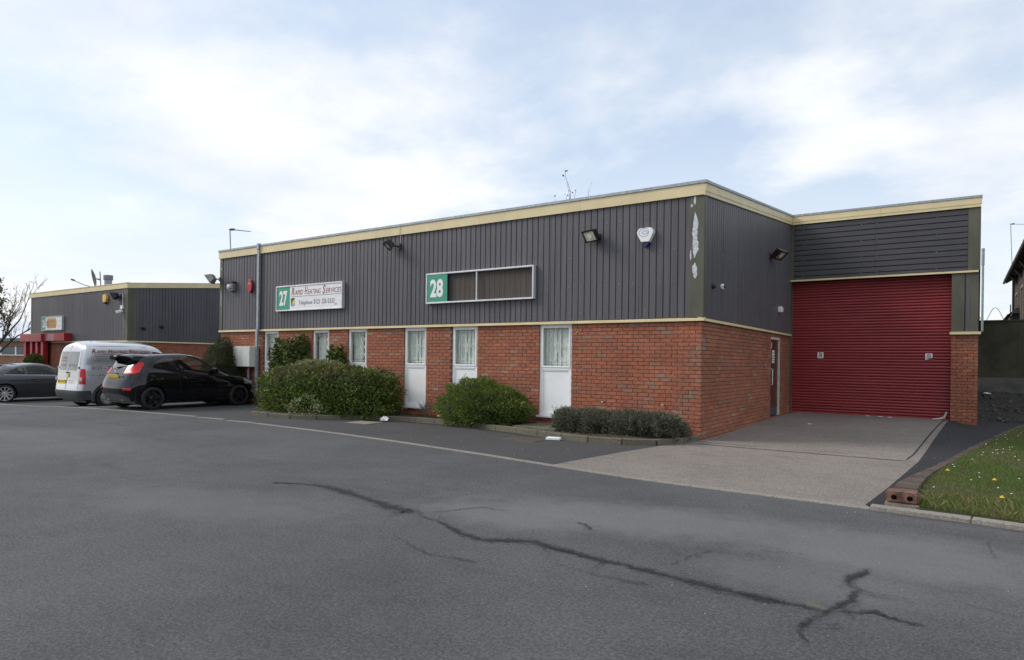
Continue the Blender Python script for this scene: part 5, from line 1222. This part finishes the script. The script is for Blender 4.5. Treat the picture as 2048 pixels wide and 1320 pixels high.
def make_car(name, label, G, pos, paint, axles, wr, track, regions, arch=.05, ns=330, nk=120, lip=None):
    """regions: list of (part name, material, test(x, y, z, nx) -> mask, offset)"""
    t = thing(name, label, 'van' if 'van' in name else 'car', pos, math.pi/2, 'vehicles parked nose in to the building')
    K = car_surface(np.array(G, float), ns, nk); nk, ns = K.shape[:2]
    full = np.concatenate([K[:, ::-1]*np.array([1,-1,1]), K[:,1:]], 1); nk, ns = full.shape[:2]    # +y half then the mirrored half
    full = full*np.array([1,-1,1])                                      # first half = left (+y), second = right (-y)
    V = full.reshape(-1,3); idx = np.arange(nk*ns).reshape(nk, ns)
    F = np.stack([idx[:-1,:-1], idx[:-1,1:], idx[1:,1:], idx[1:,:-1]], -1).reshape(-1,4)
    c = V[F].mean(1); e1 = V[F[:,2]]-V[F[:,0]]; e2 = V[F[:,3]]-V[F[:,1]]; nrm = np.cross(e1, e2); nrm /= np.linalg.norm(nrm, axis=1)[:,None]+1e-12
    if (nrm*(c-np.array([c[:,0].mean(),0,.6]))).sum() < 0: F = F[:, ::-1]; nrm = -nrm
    x, y, z = c[:,0], c[:,1], c[:,2]; ay = np.abs(y)
    keep = np.ones(len(F), bool)
    for ax in axles: keep &= ~((np.hypot(x-ax, z-wr*1.0) < wr+arch) & (ay > .45) & (z < wr*2.6) & (np.abs(nrm[:,1]) > .2))
    def part(nm, m, sel, off):
        Fs = F[sel]
        if not len(Fs): return None
        u, inv = np.unique(Fs, return_inverse=True); Fl = inv.reshape(-1,4); Vv = V[u].copy()
        N_ = np.zeros_like(Vv)
        for k in range(4): np.add.at(N_, Fl[:,k], nrm[sel])
        N_ /= np.linalg.norm(N_, axis=1)[:,None]+1e-12; Vv += N_*off
        me = fast_mesh(nm, Vv, Fl); me.polygons.foreach_set('use_smooth', [True]*len(Fl)); return obj(nm, me, m, t)
    used = np.zeros(len(F), bool)
    for (nm, m, test, off) in regions:
        sel = test(x, y, z, nrm) & keep & ~used; used |= sel
        if nm in ('side_window', 'tail_light', 'rear_window', 'headlight', 'rear_quarter_window'):
            for s_ in (1, -1):
                q = sel & ((y*s_ > 0)); part(nm, m, q, off)
        else: part(nm, m, sel, off)
    part('body', paint, keep & ~used, 0.0)
    # underside and wheel housings
    L_ = V[:,0].max(); W_ = np.abs(V[:,1]).max()
    mb = MB().box(.25, L_-.25, -W_+.12, W_-.12, .17, .24); mb.build('underside', M_black, t)
    for ax in axles:
        for s_ in (1,-1):
            mb = MB(); n = 20; rr = wr+arch-.004; y0_, y1_ = s_*(W_-.045), s_*(W_-.40)
            ring = [(ax+rr*math.cos(a), wr+rr*math.sin(a)) for a in np.linspace(-.5, math.pi+.5, n)]
            mb.add([(p[0],y0_,p[1]) for p in ring]+[(p[0],y1_,p[1]) for p in ring], [(i,i+1,i+1+n,i+n) for i in range(n-1)]+[tuple(range(2*n-1,n-1,-1))]); mb.build('wheel_housing', M_black, t)
    if lip:
        for ax in axles:
            for s_ in (1,-1):
                n = 26; A = np.linspace(-.30, math.pi+.30, n); vv = []; ff = []
                for a in A:
                    for (dr, dy) in ((-.012,-.05),(-.012,.02),(.05,.022),(.085,-.012)): vv.append((ax+(wr+arch+dr)*math.cos(a), s_*(W_-.012+dy), wr+(wr+arch+dr)*math.sin(a)))
                for i in range(n-1):
                    for k in range(3): ff.append((i*4+k,(i+1)*4+k,(i+1)*4+k+1,i*4+k+1))
                MB().add(vv, ff).build('arch_trim', lip, t, smooth=True)
    def surf(px, pz, side=-1, rear=False):
        if rear: m_ = (V[:,0] < .6); d = (V[:,1]-px)**2+(V[:,2]-pz)**2+np.where(m_, 0, 9)
        else: m_ = (V[:,1]*side > .35); d = (V[:,0]-px)**2+(V[:,2]-pz)**2+np.where(m_, 0, 9)
        return V[np.argmin(d)]
    def seam(pts, m, r=.004, side=-1, rear=False, off=.001, nm='panel_gap'):
        P = []
        for a, b in zip(pts[:-1], pts[1:]):
            for f in np.linspace(0, 1, 9)[:-1]: P.append((a[0]*(1-f)+b[0]*f, a[1]*(1-f)+b[1]*f))
        P.append(pts[-1]); Q = []
        for p in P:
            s_ = surf(p[0], p[1], side, rear)
            Q.append((s_[0]-off, p[0], p[1]) if rear else (p[0], s_[1]+side*off, p[1]))
        Q2 = [Q[0]]+[tuple((np.array(Q[i-1])+2*np.array(Q[i])+np.array(Q[i+1]))/4) for i in range(1, len(Q)-1)]+[Q[-1]]
        return MB().tube(Q2, r, 5).build(nm, m, t)
    return t, surf, seam
def polytest(P, side=None):
    P = list(P)
    def f(x, y, z, n):
        k = inpoly(x, z, P) & (np.abs(y) > .40); return k
    return f
def add_wheel(t, ax, yc, r, wd, style, rim_m, side, rim_r):
    w_ = obj('wheel', None, None, t, (ax, yc, r))
    pr = [(rim_r,-wd/2),(rim_r+.02,-wd/2-.004),(r-.03,-wd/2),(r-.008,-wd/2+.02),(r,-wd/2+.045),(r,wd/2-.045),(r-.008,wd/2-.02),(r-.03,wd/2),(rim_r+.02,wd/2+.004),(rim_r,wd/2)]
    MB().lathe(pr, (0,0,0), 'y', 40, close=True).build('tyre', M_rubber, w_, smooth=True)
    o = side*wd/2
    rm = MB(); rm.lathe([(rim_r+.002,o-side*.005),(rim_r-.012,o-side*.004),(rim_r-.02,o-side*.03),(rim_r-.022,-o*.6),(rim_r+.002,-o*.6)], (0,0,0), 'y', 36, close=True)
    if style == 'steel':
        rm.lathe([(rim_r-.03,o-side*.05),(rim_r*.72,o-side*.035),(rim_r*.55,o-side*.06),(rim_r*.42,o-side*.02),(.05,o-side*.025),(.048,o-side*.004),(.01,o-side*.002)], (0,0,0), 'y', 32)
    else:
        n = 5 if style == 'five' else 10
        for k in range(n):
            a = 2*math.pi*k/n+.3
            for da in ((-.13,.13) if style == 'five' else (0,)):
                ca, sa = math.cos(a+da), math.sin(a+da); tw = .016 if style == 'five' else .017
                p0, p1 = .04, rim_r-.012; vx = []
                for (rr, h, tw_) in ((p0,o-side*.035,tw*1.5),(p1*.6,o-side*.022,tw),(p1,o-side*.012,tw*1.15)):
                    for s_ in (-1,1):
                        for dy in (0, -side*.03): vx.append((rr*ca-sa*tw_*s_, h+dy, rr*sa+ca*tw_*s_))
                fs = []
                for i in (0,4): fs += [(i,i+2,i+6,i+4),(i+1,i+5,i+7,i+3),(i,i+4,i+5,i+1),(i+2,i+3,i+7,i+6)]
                rm.add(vx, fs)
        rm.lathe([(.075,o-side*.05),(.07,o-side*.025),(.03,o-side*.018),(.005,o-side*.017)], (0,0,0), 'y', 20)
    rm.build('rim', rim_m, w_, smooth=True)
    MB().lathe([(rim_r-.03,0),(rim_r-.03,.01)], (0,o-side*.11,0), 'y', 28).build('brake_disc', mat('brake_dark', (.03,.03,.03), .6), w_)
    if style == 'steel':
        mb = MB()
        for k in range(18): a = 2*math.pi*k/18; mb.lathe([(.013,o-side*.046),(.013,o-side*.0335)], ((rim_r*.84)*math.sin(a),0,(rim_r*.84)*math.cos(a)), 'y', 8)
        mb.build('vent_holes', M_black, w_, kind='stuff')
        MB().lathe([(.062,o-side*.019),(.055,o-side*.012),(.02,o-side*.010)], (0,0,0), 'y', 18).build('hub_cap', mat('hub_grey', (.25,.26,.27), .4, .4), w_)
    return w_
def carpaint(name, col, metal=0.0, rough=.35, flake=0.0):
    m, g, p, o = newmat(name); p.inputs['Base Color'].default_value = col+(1,); p.inputs['Metallic'].default_value = metal; p.inputs['Roughness'].default_value = rough
    p.inputs['Coat Weight'].default_value = 1.0; p.inputs['Coat Roughness'].default_value = .03; p.inputs['Specular IOR Level'].default_value = 0.0 if metal == 0 else .5
    return m
P_black = carpaint('black_car_paint', (.004,.004,.006), 0, .4); P_silver = carpaint('silver_van_paint', (.52,.535,.56), .45, .33); P_grey = carpaint('grey_car_paint', (.026,.027,.031), .4, .38)
M_tail = mat('tail_light_red', (.58,.012,.022), .32, var=.2, scale=9, coat=.0); M_clear = mat('clear_lens', (.68,.66,.66), .15, coat=1.0); M_head = mat('headlamp_lens', (.16,.165,.18), .12, coat=1.0)
M_plate = mat('yellow_plate', (.68,.50,.05), .4, var=.04); M_chrome = mat('chrome', (.7,.71,.73), .12, 1.0, var=.02); M_greyp = mat('grey_bumper_plastic', (.055,.058,.062), .55, var=.15, scale=10); M_silverp = mat('diffuser_grey', (.085,.088,.095), .4, .2)
M_seat = mat('seat_fabric', (.03,.03,.034), .9, var=.2)
def interior(t, x0, x1, hw, zseat, rhd=True):
    for s_ in (.36,-.36):
        st = obj('seat', None, None, t, (x0, s_, 0))
        MB().rbox((.25,0,zseat), (.5,.46,.14), ry=-.1).build('cushion', M_seat, st, bevel=.04); MB().rbox((-.06,0,zseat+.33), (.14,.46,.62), ry=-.28).build('backrest', M_seat, st, bevel=.05); MB().rbox((-.20,0,zseat+.70), (.09,.24,.17), ry=-.28).build('headrest', M_seat, st, bevel=.03)
    sw = MB().tube([(0,.17*math.cos(a),.17*math.sin(a)) for a in np.linspace(0, 6.283, 22)], .014, 6); sw.tube([(0,-.16,0),(0,.16,0)], .014, 5)
    sw.xf(Matrix.Translation((x1-.12,-.36,zseat+.38)) @ Matrix.Rotation(-.5,4,'Y')); sw.build('steering_wheel', M_black, t)
    MB().rbox((x1+.22,0,zseat+.30), (.5,hw*1.85,.2), ry=.1).build('dashboard', M_black, t, bevel=.05)
R_REAR = Matrix(((0,0,-1),(-1,0,0),(0,1,0)))          # lettering facing the rear of a car (local -x), reading to local -y
R_CSIDE = Matrix(((1,0,0),(0,0,-1),(0,1,0)))          # lettering facing local -y, reading towards the nose

# ---- black hatchback
GH = [
 [(.12,0,.24),(.13,.45,.24),(.22,.70,.24),(.38,.78,.22),(.66,.80,.20),(1.9,.80,.19),(2.5,.80,.19),(3.15,.80,.19),(3.7,.72,.2),(3.9,.4,.2),(3.93,0,.2)],
 [(0,0,.48),(.02,.45,.48),(.13,.75,.48),(.35,.83,.5),(.66,.86,.52),(1.9,.835,.46),(2.5,.84,.46),(3.15,.855,.5),(3.68,.78,.46),(3.92,.4,.46),(3.97,0,.46)],
 [(.02,0,.70),(.04,.45,.70),(.15,.75,.71),(.36,.835,.74),(.66,.865,.76),(1.9,.85,.69),(2.5,.85,.68),(3.15,.86,.70),(3.6,.76,.66),(3.86,.4,.62),(3.91,0,.62)],
 [(.11,0,.93),(.13,.42,.93),(.21,.68,.95),(.40,.79,.97),(.66,.835,.96),(1.9,.83,.89),(2.5,.82,.86),(3.1,.78,.84),(3.5,.68,.79),(3.75,.38,.75),(3.8,0,.75)],
 [(.17,0,1.03),(.19,.42,1.03),(.27,.63,1.05),(.45,.74,1.07),(.7,.79,1.06),(1.9,.795,.97),(2.45,.775,.94),(2.72,.70,.93),(2.85,.55,.945),(2.95,.3,.96),(2.98,0,.965)],
 [(.40,0,1.40),(.42,.36,1.40),(.47,.53,1.385),(.6,.60,1.385),(.8,.62,1.41),(1.5,.62,1.44),(1.85,.60,1.415),(2.02,.56,1.39),(2.1,.42,1.39),(2.14,.22,1.40),(2.15,0,1.405)],
 [(.42,0,1.435),(.47,0,1.445),(.55,0,1.455),(.7,0,1.465),(.9,0,1.475),(1.5,0,1.48),(1.8,0,1.465),(1.95,0,1.45),(2.03,0,1.44),(2.08,0,1.432),(2.1,0,1.425)]]
M_pglass = glassmat('privacy_glass', (.20,.21,.24), dark=.4, refl=1.6)
def reg_h():
    q1 = [(.66,1.155),(.80,1.13),(1.33,1.06),(1.25,1.375),(1.0,1.365),(.80,1.29)]; q2 = [(1.42,1.05),(2.43,1.005),(2.10,1.25),(1.90,1.345),(1.68,1.395),(1.34,1.385)]
    tl = [(.10,.945),(.20,.93),(.35,.99),(.49,1.19),(.46,1.25),(.39,1.24),(.24,1.10)]
    return [('tail_light', M_tail, lambda x,y,z,n: inpoly(x,z,tl) & (np.abs(y) > .38), .006),
     ('rear_quarter_window', M_pglass, lambda x,y,z,n: inpoly(x,z,q1) & (np.abs(y) > .45), -.004),
     ('side_window', M_cglass, lambda x,y,z,n: inpoly(x,z,q2) & (np.abs(y) > .45), -.004),
     ('rear_screen', M_pglass, lambda x,y,z,n: (z > 1.09) & (z < 1.37) & (np.abs(y) < .50) & (x < .45), -.002),
     ('windscreen', M_cglass, lambda x,y,z,n: (x > 2.12) & (x < 2.95) & (z > .98) & (z < 1.39) & (np.abs(y) < .66-.2*(z-.98)) & (n[:,0] > .35), -.003),
     ('headlight', M_head, lambda x,y,z,n: (x > 3.30) & (z > .64) & (z < .80) & (np.abs(y) > .5) & (z < .64+.30*(3.85-x)), .003),
     ('diffuser', M_silverp, lambda x,y,z,n: (x < .3) & (z < .42-.25*np.maximum(0,np.abs(y)-.35)) & (np.abs(y) < .66), .004)]
CZ_ = .06
hx, hy = -13.70, -3.97
t, surf, seam = make_car('hatchback_car', 'black three door hatchback with roof spoiler and black wheels', GH, (hx,hy,CZ_), P_black, (.66,3.15), .305, .74, reg_h(), arch=.045)
t.scale = (.965,.965,.965)
for ax in (.66,3.15):
    for s_ in (1,-1): add_wheel(t, ax, s_*.755, .305, .20, 'five', mat('black_alloy', (.012,.012,.013), .25, .3, coat=.6), s_, .225)
interior(t, 1.42, 2.28, .70, .52)
seam([(1.37,.97),(1.36,.60),(1.42,.30)], M_black); seam([(2.52,.93),(2.58,.6),(2.52,.30)], M_black); seam([(.30,.93),(.34,.75),(.38,.62)], M_black)
seam([(1.37,.97),(1.9,.935),(2.5,.90)], M_black, .003)
h_ = surf(1.62,.885); MB().rbox((1.60,h_[1]-.02,.885), (.19,.03,.028)).build('door_handle', P_black, t, bevel=.01)
mr = surf(2.38,1.0); MB().rbox((2.36,mr[1]-.11,1.03), (.12,.20,.13), rz=.15).build('door_mirror', P_black, t, bevel=.035); MB().rbox((2.36,-mr[1]+.11,1.03), (.12,.20,.13), rz=-.15).build('door_mirror', P_black, t, bevel=.035)
sp = MB(); n = 14; vs = []
for i in range(n+1):
    f = -1+2*i/n; yy = f*.585; dz = -.055*f*f*f*f-.012*f*f; rx = .09+.13*f*f
    vs += [(rx,yy,1.425+dz),(rx+.025,yy,1.375+dz),(.50,yy,1.365+dz*1.6),(.62,yy,1.462+dz),(.34,yy,1.470+dz)]
sp.add(vs, [(i*5+k,(i+1)*5+k,(i+1)*5+(k+1)%5,i*5+(k+1)%5) for i in range(n) for k in range(5)]+[tuple(range(5)),tuple(range(n*5+4,n*5-1,-1))]); sp.build('roof_spoiler', P_black, t, smooth=True)
MB().box(.088,.115,-.07,.07,1.392,1.412).build('brake_light', M_clear, t)
MB().rbox((.055,0,.86), (.014,.52,.115), ry=-.28).build('number_plate', M_plate, t); 
Rp = Matrix.Rotation(.28, 3, 'Y') @ R_REAR if False else Matrix.Rotation(-(-.28), 3, 'Y') @ R_REAR
put_text('BN61 VGX', .075, M_txtgrey, t, (.040,.225,.822), Matrix.Rotation(.28,3,'Y') @ R_REAR, wd=.45, bold=.01)
MB().lathe([(.045,-.01),(.05,0),(.04,.008)], (.085,0,.985), 'x', 18).build('badge', M_chrome, t)
MB().rbox((.075,-.36,.885), (.01,.12,.03)).build('model_badge', M_chrome, t)
MB().tube([(.19,.08,1.10),(.22,-.1,1.13),(.24,-.28,1.13)], [.022,.016,.008], 6).build('rear_wiper', M_black, t)
for s_ in (1,-1):
    MB().rbox((.075,s_*.68,.545), (.03,.22,.055), rz=s_*-.55).build('reflector', M_tail, t, bevel=.008)
    MB().tube([(.0+.10,s_*.36+.0,.27),(.3,s_*.36,.27)], .035, 12).build('exhaust_pipe', M_chrome, t)
    tl_ = surf(.17,.99,s_); MB().rbox((.137,s_*.635,.97), (.012,.10,.028), rz=s_*-.4).build('reversing_light', M_clear, t, bevel=.008)
MB().tube([(1.75,0,1.47),(1.55,.0,1.72)], [.006,.003], 5).build('radio_aerial', M_black, t)
MB().box(.45,3.2,-.81,-.79,.20,.30).build('side_skirt', P_black, t, bevel=.02)

# ---- silver van
GV = [
 [(.05,0,.27),(.06,.5,.27),(.12,.78,.27),(.3,.85,.26),(.80,.865,.25),(2,.865,.25),(2.8,.865,.25),(3.44,.86,.25),(4.0,.76,.25),(4.22,.4,.25),(4.27,0,.25)],
 [(-.01,0,.5),(0,.5,.5),(.06,.82,.5),(.25,.885,.5),(.80,.895,.5),(2,.89,.5),(2.8,.89,.5),(3.44,.89,.5),(4.02,.8,.5),(4.25,.42,.5),(4.3,0,.5)],
 [(.04,0,.8),(.05,.5,.8),(.085,.80,.8),(.22,.885,.8),(.80,.895,.8),(2,.895,.8),(2.8,.89,.8),(3.44,.87,.8),(3.95,.76,.78),(4.15,.4,.76),(4.2,0,.76)],
 [(.055,0,1.0),(.065,.5,1.0),(.10,.79,1.0),(.24,.875,1.0),(.80,.885,1.0),(2,.885,1.0),(2.75,.87,.99),(3.35,.82,.98),(3.75,.7,.96),(3.95,.4,.95),(4.0,0,.95)],
 [(.075,0,1.24),(.085,.5,1.24),(.12,.76,1.24),(.26,.855,1.24),(.80,.865,1.24),(2,.86,1.24),(2.6,.84,1.22),(3.0,.78,1.12),(3.2,.6,1.12),(3.3,.3,1.13),(3.33,0,1.135)],
 [(.17,0,1.800),(.18,.45,1.800),(.22,.66,1.790),(.33,.765,1.800),(.8,.79,1.820),(1.8,.785,1.830),(2.2,.75,1.800),(2.4,.69,1.770),(2.52,.5,1.770),(2.58,.25,1.790),(2.6,0,1.795)],
 [(.27,0,1.960),(.32,0,1.975),(.38,0,1.985),(.5,0,2.000),(.9,0,2.015),(1.8,0,2.015),(2.15,0,1.990),(2.3,0,1.960),(2.4,0,1.925),(2.47,0,1.895),(2.5,0,1.875)]]
def reg_v():
    q = [(2.10,1.27),(3.0,1.20),(2.72,1.46),(2.50,1.66),(2.14,1.70)]
    return [('bumper', M_greyp, lambda x,y,z,n: (x < .34) & (z < .53), .012),
     ('tail_light', M_tail, lambda x,y,z,n: (x < .19) & (x > .065) & (np.abs(y) > .76) & (z > .72) & (z < 1.16), .012),
     ('rear_window', M_vglass, lambda x,y,z,n: (x < .20) & (np.abs(y) < .60) & (np.abs(y) > .035) & (z > 1.12) & (z < 1.66), -.003),
     ('side_window', M_cglass, lambda x,y,z,n: inpoly(x,z,q) & (np.abs(y) > .5), -.004),
     ('windscreen', M_cglass, lambda x,y,z,n: (x > 2.58) & (x < 3.28) & (z > 1.15) & (z < 1.74) & (np.abs(y) < .66) & (n[:,0] > .3), -.003),
     ('headlight', M_head, lambda x,y,z,n: (x > 3.6) & (z > .72) & (z < .95) & (np.abs(y) > .5), .004)]
M_vglass = mat('tinted_rear_glass', (.16,.175,.185), .08, var=.1, scale=2, spec=.9)
vx, vy = -18.95, -2.93
t, surf, seam = make_car('panel_van', 'silver panel van with red and black company lettering on its side', GV, (vx,vy,-.22), P_silver, (.80,3.44), .325, .78, reg_v(), arch=.055, lip=M_greyp)
t.scale = (1.03,1.03,1.045)
for ax in (.80,3.44):
    for s_ in (1,-1): add_wheel(t, ax, s_*.775, .325, .20, 'steel', M_steelw, s_, .205)
interior(t, 1.95, 2.75, .72, .75)
M_gap = mat('gap_grey', (.10,.10,.105), .6)
seam([(.0,.56),(.0,1.0),(.0,1.85)], M_gap, .006, rear=True); seam([(-.72,.56),(-.72,1.1),(-.66,1.7)], M_gap, .004, rear=True)
for pts in ([(2.02,.35),(2.02,1.0),(2.03,1.70),(2.14,1.76),(2.45,1.72)], [(.34,1.83),(1.2,1.85),(1.95,1.83)], [(.26,.98),(.9,.985),(2.0,.985)]): seam(pts, M_gap, .004)
fc = surf(.62,.93); MB().tube([(.62+.075*math.cos(a), fc[1]-.002, .93+.075*math.sin(a)) for a in np.linspace(0, 6.283, 26)], .004, 5).build('fuel_flap', M_gap, t)
sd_y = -.895
def vtext(s_, x, z, h, m, wd, **k):
    y_ = min(surf(x+f*wd, z+h*.5)[1] for f in (0,.25,.5,.75,1)) - .004
    a = surf(x+.5*wd, z+h)[1]; b = surf(x+.5*wd, z)[1]; tilt = math.atan2(b-a, h)*-1
    return put_text(s_, h, m, t, (x, min(a,b,y_)-.003, z), R_CSIDE, wd=wd, **k)
M_vred = mat('van_lettering_red', (.27,.05,.055), .5)
x = .36
for big, small in (('R','APID'), ('H','EATING'), ('S','ERVICES')):
    vtext(big, x, 1.63, .125, M_vred, .105, shear=.1, bold=.02); x += .115
    wd_ = .078*len(small)*(.9 if 'I' in small else 1); vtext(small, x, 1.632, .086, M_vred, wd_, shear=.1, bold=.008); x += wd_+.055
seam([(.36,1.605),(1.2,1.605),(x-.02,1.605)], M_txtgrey, .003, off=.004, nm='underline')
vtext('Commercial And Industrial Heating And Ventilating Eng', .42, 1.515, .034, M_txtgrey, 1.45, shear=.15, bold=.01)
vtext('Service And Maintenance Of', .47, 1.455, .034, M_txtgrey, .80, shear=.15, bold=.01); vtext('Installation And Maintenance', .41, 1.395, .034, M_txtgrey, .84, shear=.15, bold=.01)
vtext('0121 - 773 - 1111', .36, 1.15, .10, M_txtgrey, 1.05, bold=.006)
M_pale = mat('faded_red_lettering', (.30,.14,.14), .5)
def rtext(s_, y, z, h, m, wd): s0 = surf(y-wd/2, z+h/2, rear=True); return put_text(s_, h, m, t, (min(surf(y,z,rear=True)[0], s0[0])-.012, y, z), R_REAR, wd=wd)
rtext('RAPID', .50, 1.46, .06, M_pale, .32); rtext('HEATING', .50, 1.38, .05, M_pale, .38); rtext('0121 773', -.06, 1.24, .06, M_txtgrey, .40); rtext('0121', .46, 1.24, .06, M_txtgrey, .30)
rtext('HEATING', -.14, .80, .035, mat('lettering_red_small', (.42,.12,.12), .5), .30); rtext('SERVICES', -.14, .74, .035, MATS['lettering_red_small'], .30)
MB().box(.015,.04,.06,.56,.72,.84).build('number_plate', M_plate, t); put_text('BJ56 EOU', .07, M_txtgrey, t, (.013,.53,.745), R_REAR, wd=.44, bold=.01)
MB().box(.028,.05,-.13,-.02,.92,1.02).build('sticker', mat('lime_sticker', (.55,.60,.10), .6), t)
mb = MB(); mb.box(.02,.05,-.12,.05,1.035,1.07); mb.build('door_handle', M_black, t, bevel=.008)
for s_ in (1,-1):
    for z in (.62, 1.20): MB().box(.06,.10,s_*.70-.02,s_*.70+.02,z-.03,z+.03).build('door_hinge', M_chrome, t)
    tb = MB().rbox((.085,s_*.815,.86), (.05,.09,.10), rz=s_*-.6); tb.build('reversing_light', M_clear, t, bevel=.008)
mr = surf(2.85,1.15); MB().rbox((2.80,mr[1]-.12,1.22), (.12,.22,.22)).build('door_mirror', M_greyp, t, bevel=.03)
MB().box(.9,3.0,-.885,-.865,.25,.36).build('side_skirt', M_greyp, t)

# ---- grey coupe
GC = [
 [(.15,0,.24),(.16,.5,.24),(.25,.75,.24),(.45,.84,.22),(.9,.86,.2),(2.1,.86,.19),(2.8,.86,.19),(3.6,.86,.19),(4.1,.74,.2),(4.33,.4,.2),(4.37,0,.2)],
 [(.02,0,.48),(.04,.5,.48),(.14,.78,.48),(.4,.88,.49),(.9,.91,.5),(2.1,.89,.46),(2.8,.89,.46),(3.6,.905,.5),(4.1,.8,.47),(4.36,.4,.46),(4.4,0,.46)],
 [(.04,0,.76),(.06,.5,.76),(.16,.78,.76),(.4,.885,.76),(.9,.915,.76),(2.1,.90,.70),(2.8,.895,.69),(3.6,.895,.70),(4.02,.76,.66),(4.28,.4,.62),(4.33,0,.62)],
 [(.10,0,.96),(.12,.5,.96),(.22,.72,.95),(.45,.83,.94),(.9,.87,.92),(2.1,.865,.89),(2.8,.855,.87),(3.5,.8,.84),(3.9,.66,.78),(4.12,.36,.74),(4.17,0,.74)],
 [(.32,0,1.0),(.34,.5,1.0),(.44,.66,.99),(.64,.76,.98),(1.0,.82,.97),(2.1,.83,.95),(2.75,.81,.94),(3.05,.73,.93),(3.18,.55,.945),(3.28,.3,.955),(3.31,0,.96)],
 [(1.0,0,1.30),(1.02,.36,1.29),(1.08,.5,1.265),(1.2,.585,1.26),(1.4,.62,1.295),(1.85,.63,1.345),(2.15,.61,1.33),(2.32,.565,1.30),(2.42,.42,1.30),(2.46,.22,1.31),(2.47,0,1.315)],
 [(1.06,0,1.335),(1.1,0,1.34),(1.16,0,1.345),(1.28,0,1.36),(1.45,0,1.38),(1.85,0,1.40),(2.1,0,1.395),(2.22,0,1.38),(2.32,0,1.365),(2.38,0,1.35),(2.4,0,1.345)]]
def reg_c():
    q1 = [(.90,1.0),(1.50,.99),(1.46,1.235),(1.30,1.235),(1.08,1.13)]; q2 = [(1.58,.99),(2.70,.97),(2.45,1.15),(2.22,1.275),(1.95,1.30),(1.54,1.265)]
    return [('side_window', M_cglass, lambda x,y,z,n: (inpoly(x,z,q1) | inpoly(x,z,q2)) & (np.abs(y) > .45), -.004),
     ('rear_screen', M_cglass, lambda x,y,z,n: (x > .40) & (x < 1.02) & (z > 1.02) & (np.abs(y) < .50) & (n[:,0] < -.1), -.003),
     ('windscreen', M_cglass, lambda x,y,z,n: (x > 2.46) & (x < 3.26) & (z > .98) & (z < 1.30) & (np.abs(y) < .62) & (n[:,0] > .3), -.003),
     ('tail_light', M_tail, lambda x,y,z,n: (x < .42) & (z > .80) & (z < .93) & (np.abs(y) > .45), .004),
     ('headlight', M_head, lambda x,y,z,n: (x > 3.75) & (z > .62) & (z < .78) & (np.abs(y) > .45), .003)]
gx, gy = -25.75, -3.50
t, surf, seam = make_car('coupe_car', 'dark grey coupe with silver alloy wheels at the left edge', GC, (gx,gy,-.37), P_grey, (.88,3.58), .325, .78, reg_c(), arch=.045)
t.scale = (1.05,1.05,1.05)
for ax in (.88,3.58):
    for s_ in (1,-1): add_wheel(t, ax, s_*.79, .325, .21, 'ten', M_steelw, s_, .245)
interior(t, 1.55, 2.45, .72, .50)
seam([(1.52,.96),(1.52,.6),(1.60,.28)], M_black); seam([(2.80,.92),(2.86,.6),(2.80,.28)], M_black); seam([(1.0,.88),(1.9,.885),(2.8,.86)], M_gap, .003)
h_ = surf(1.78,.83); MB().rbox((1.76,h_[1]-.02,.83), (.20,.03,.03)).build('door_handle', P_grey, t, bevel=.01)
seam([(.86,.985),(1.5,.972),(2.72,.95)], M_chrome, .007, off=.004, nm='chrome_strip')
mr = surf(2.62,1.0); MB().rbox((2.58,mr[1]-.11,1.02), (.13,.2,.13)).build('door_mirror', M_chrome, t, bevel=.03)
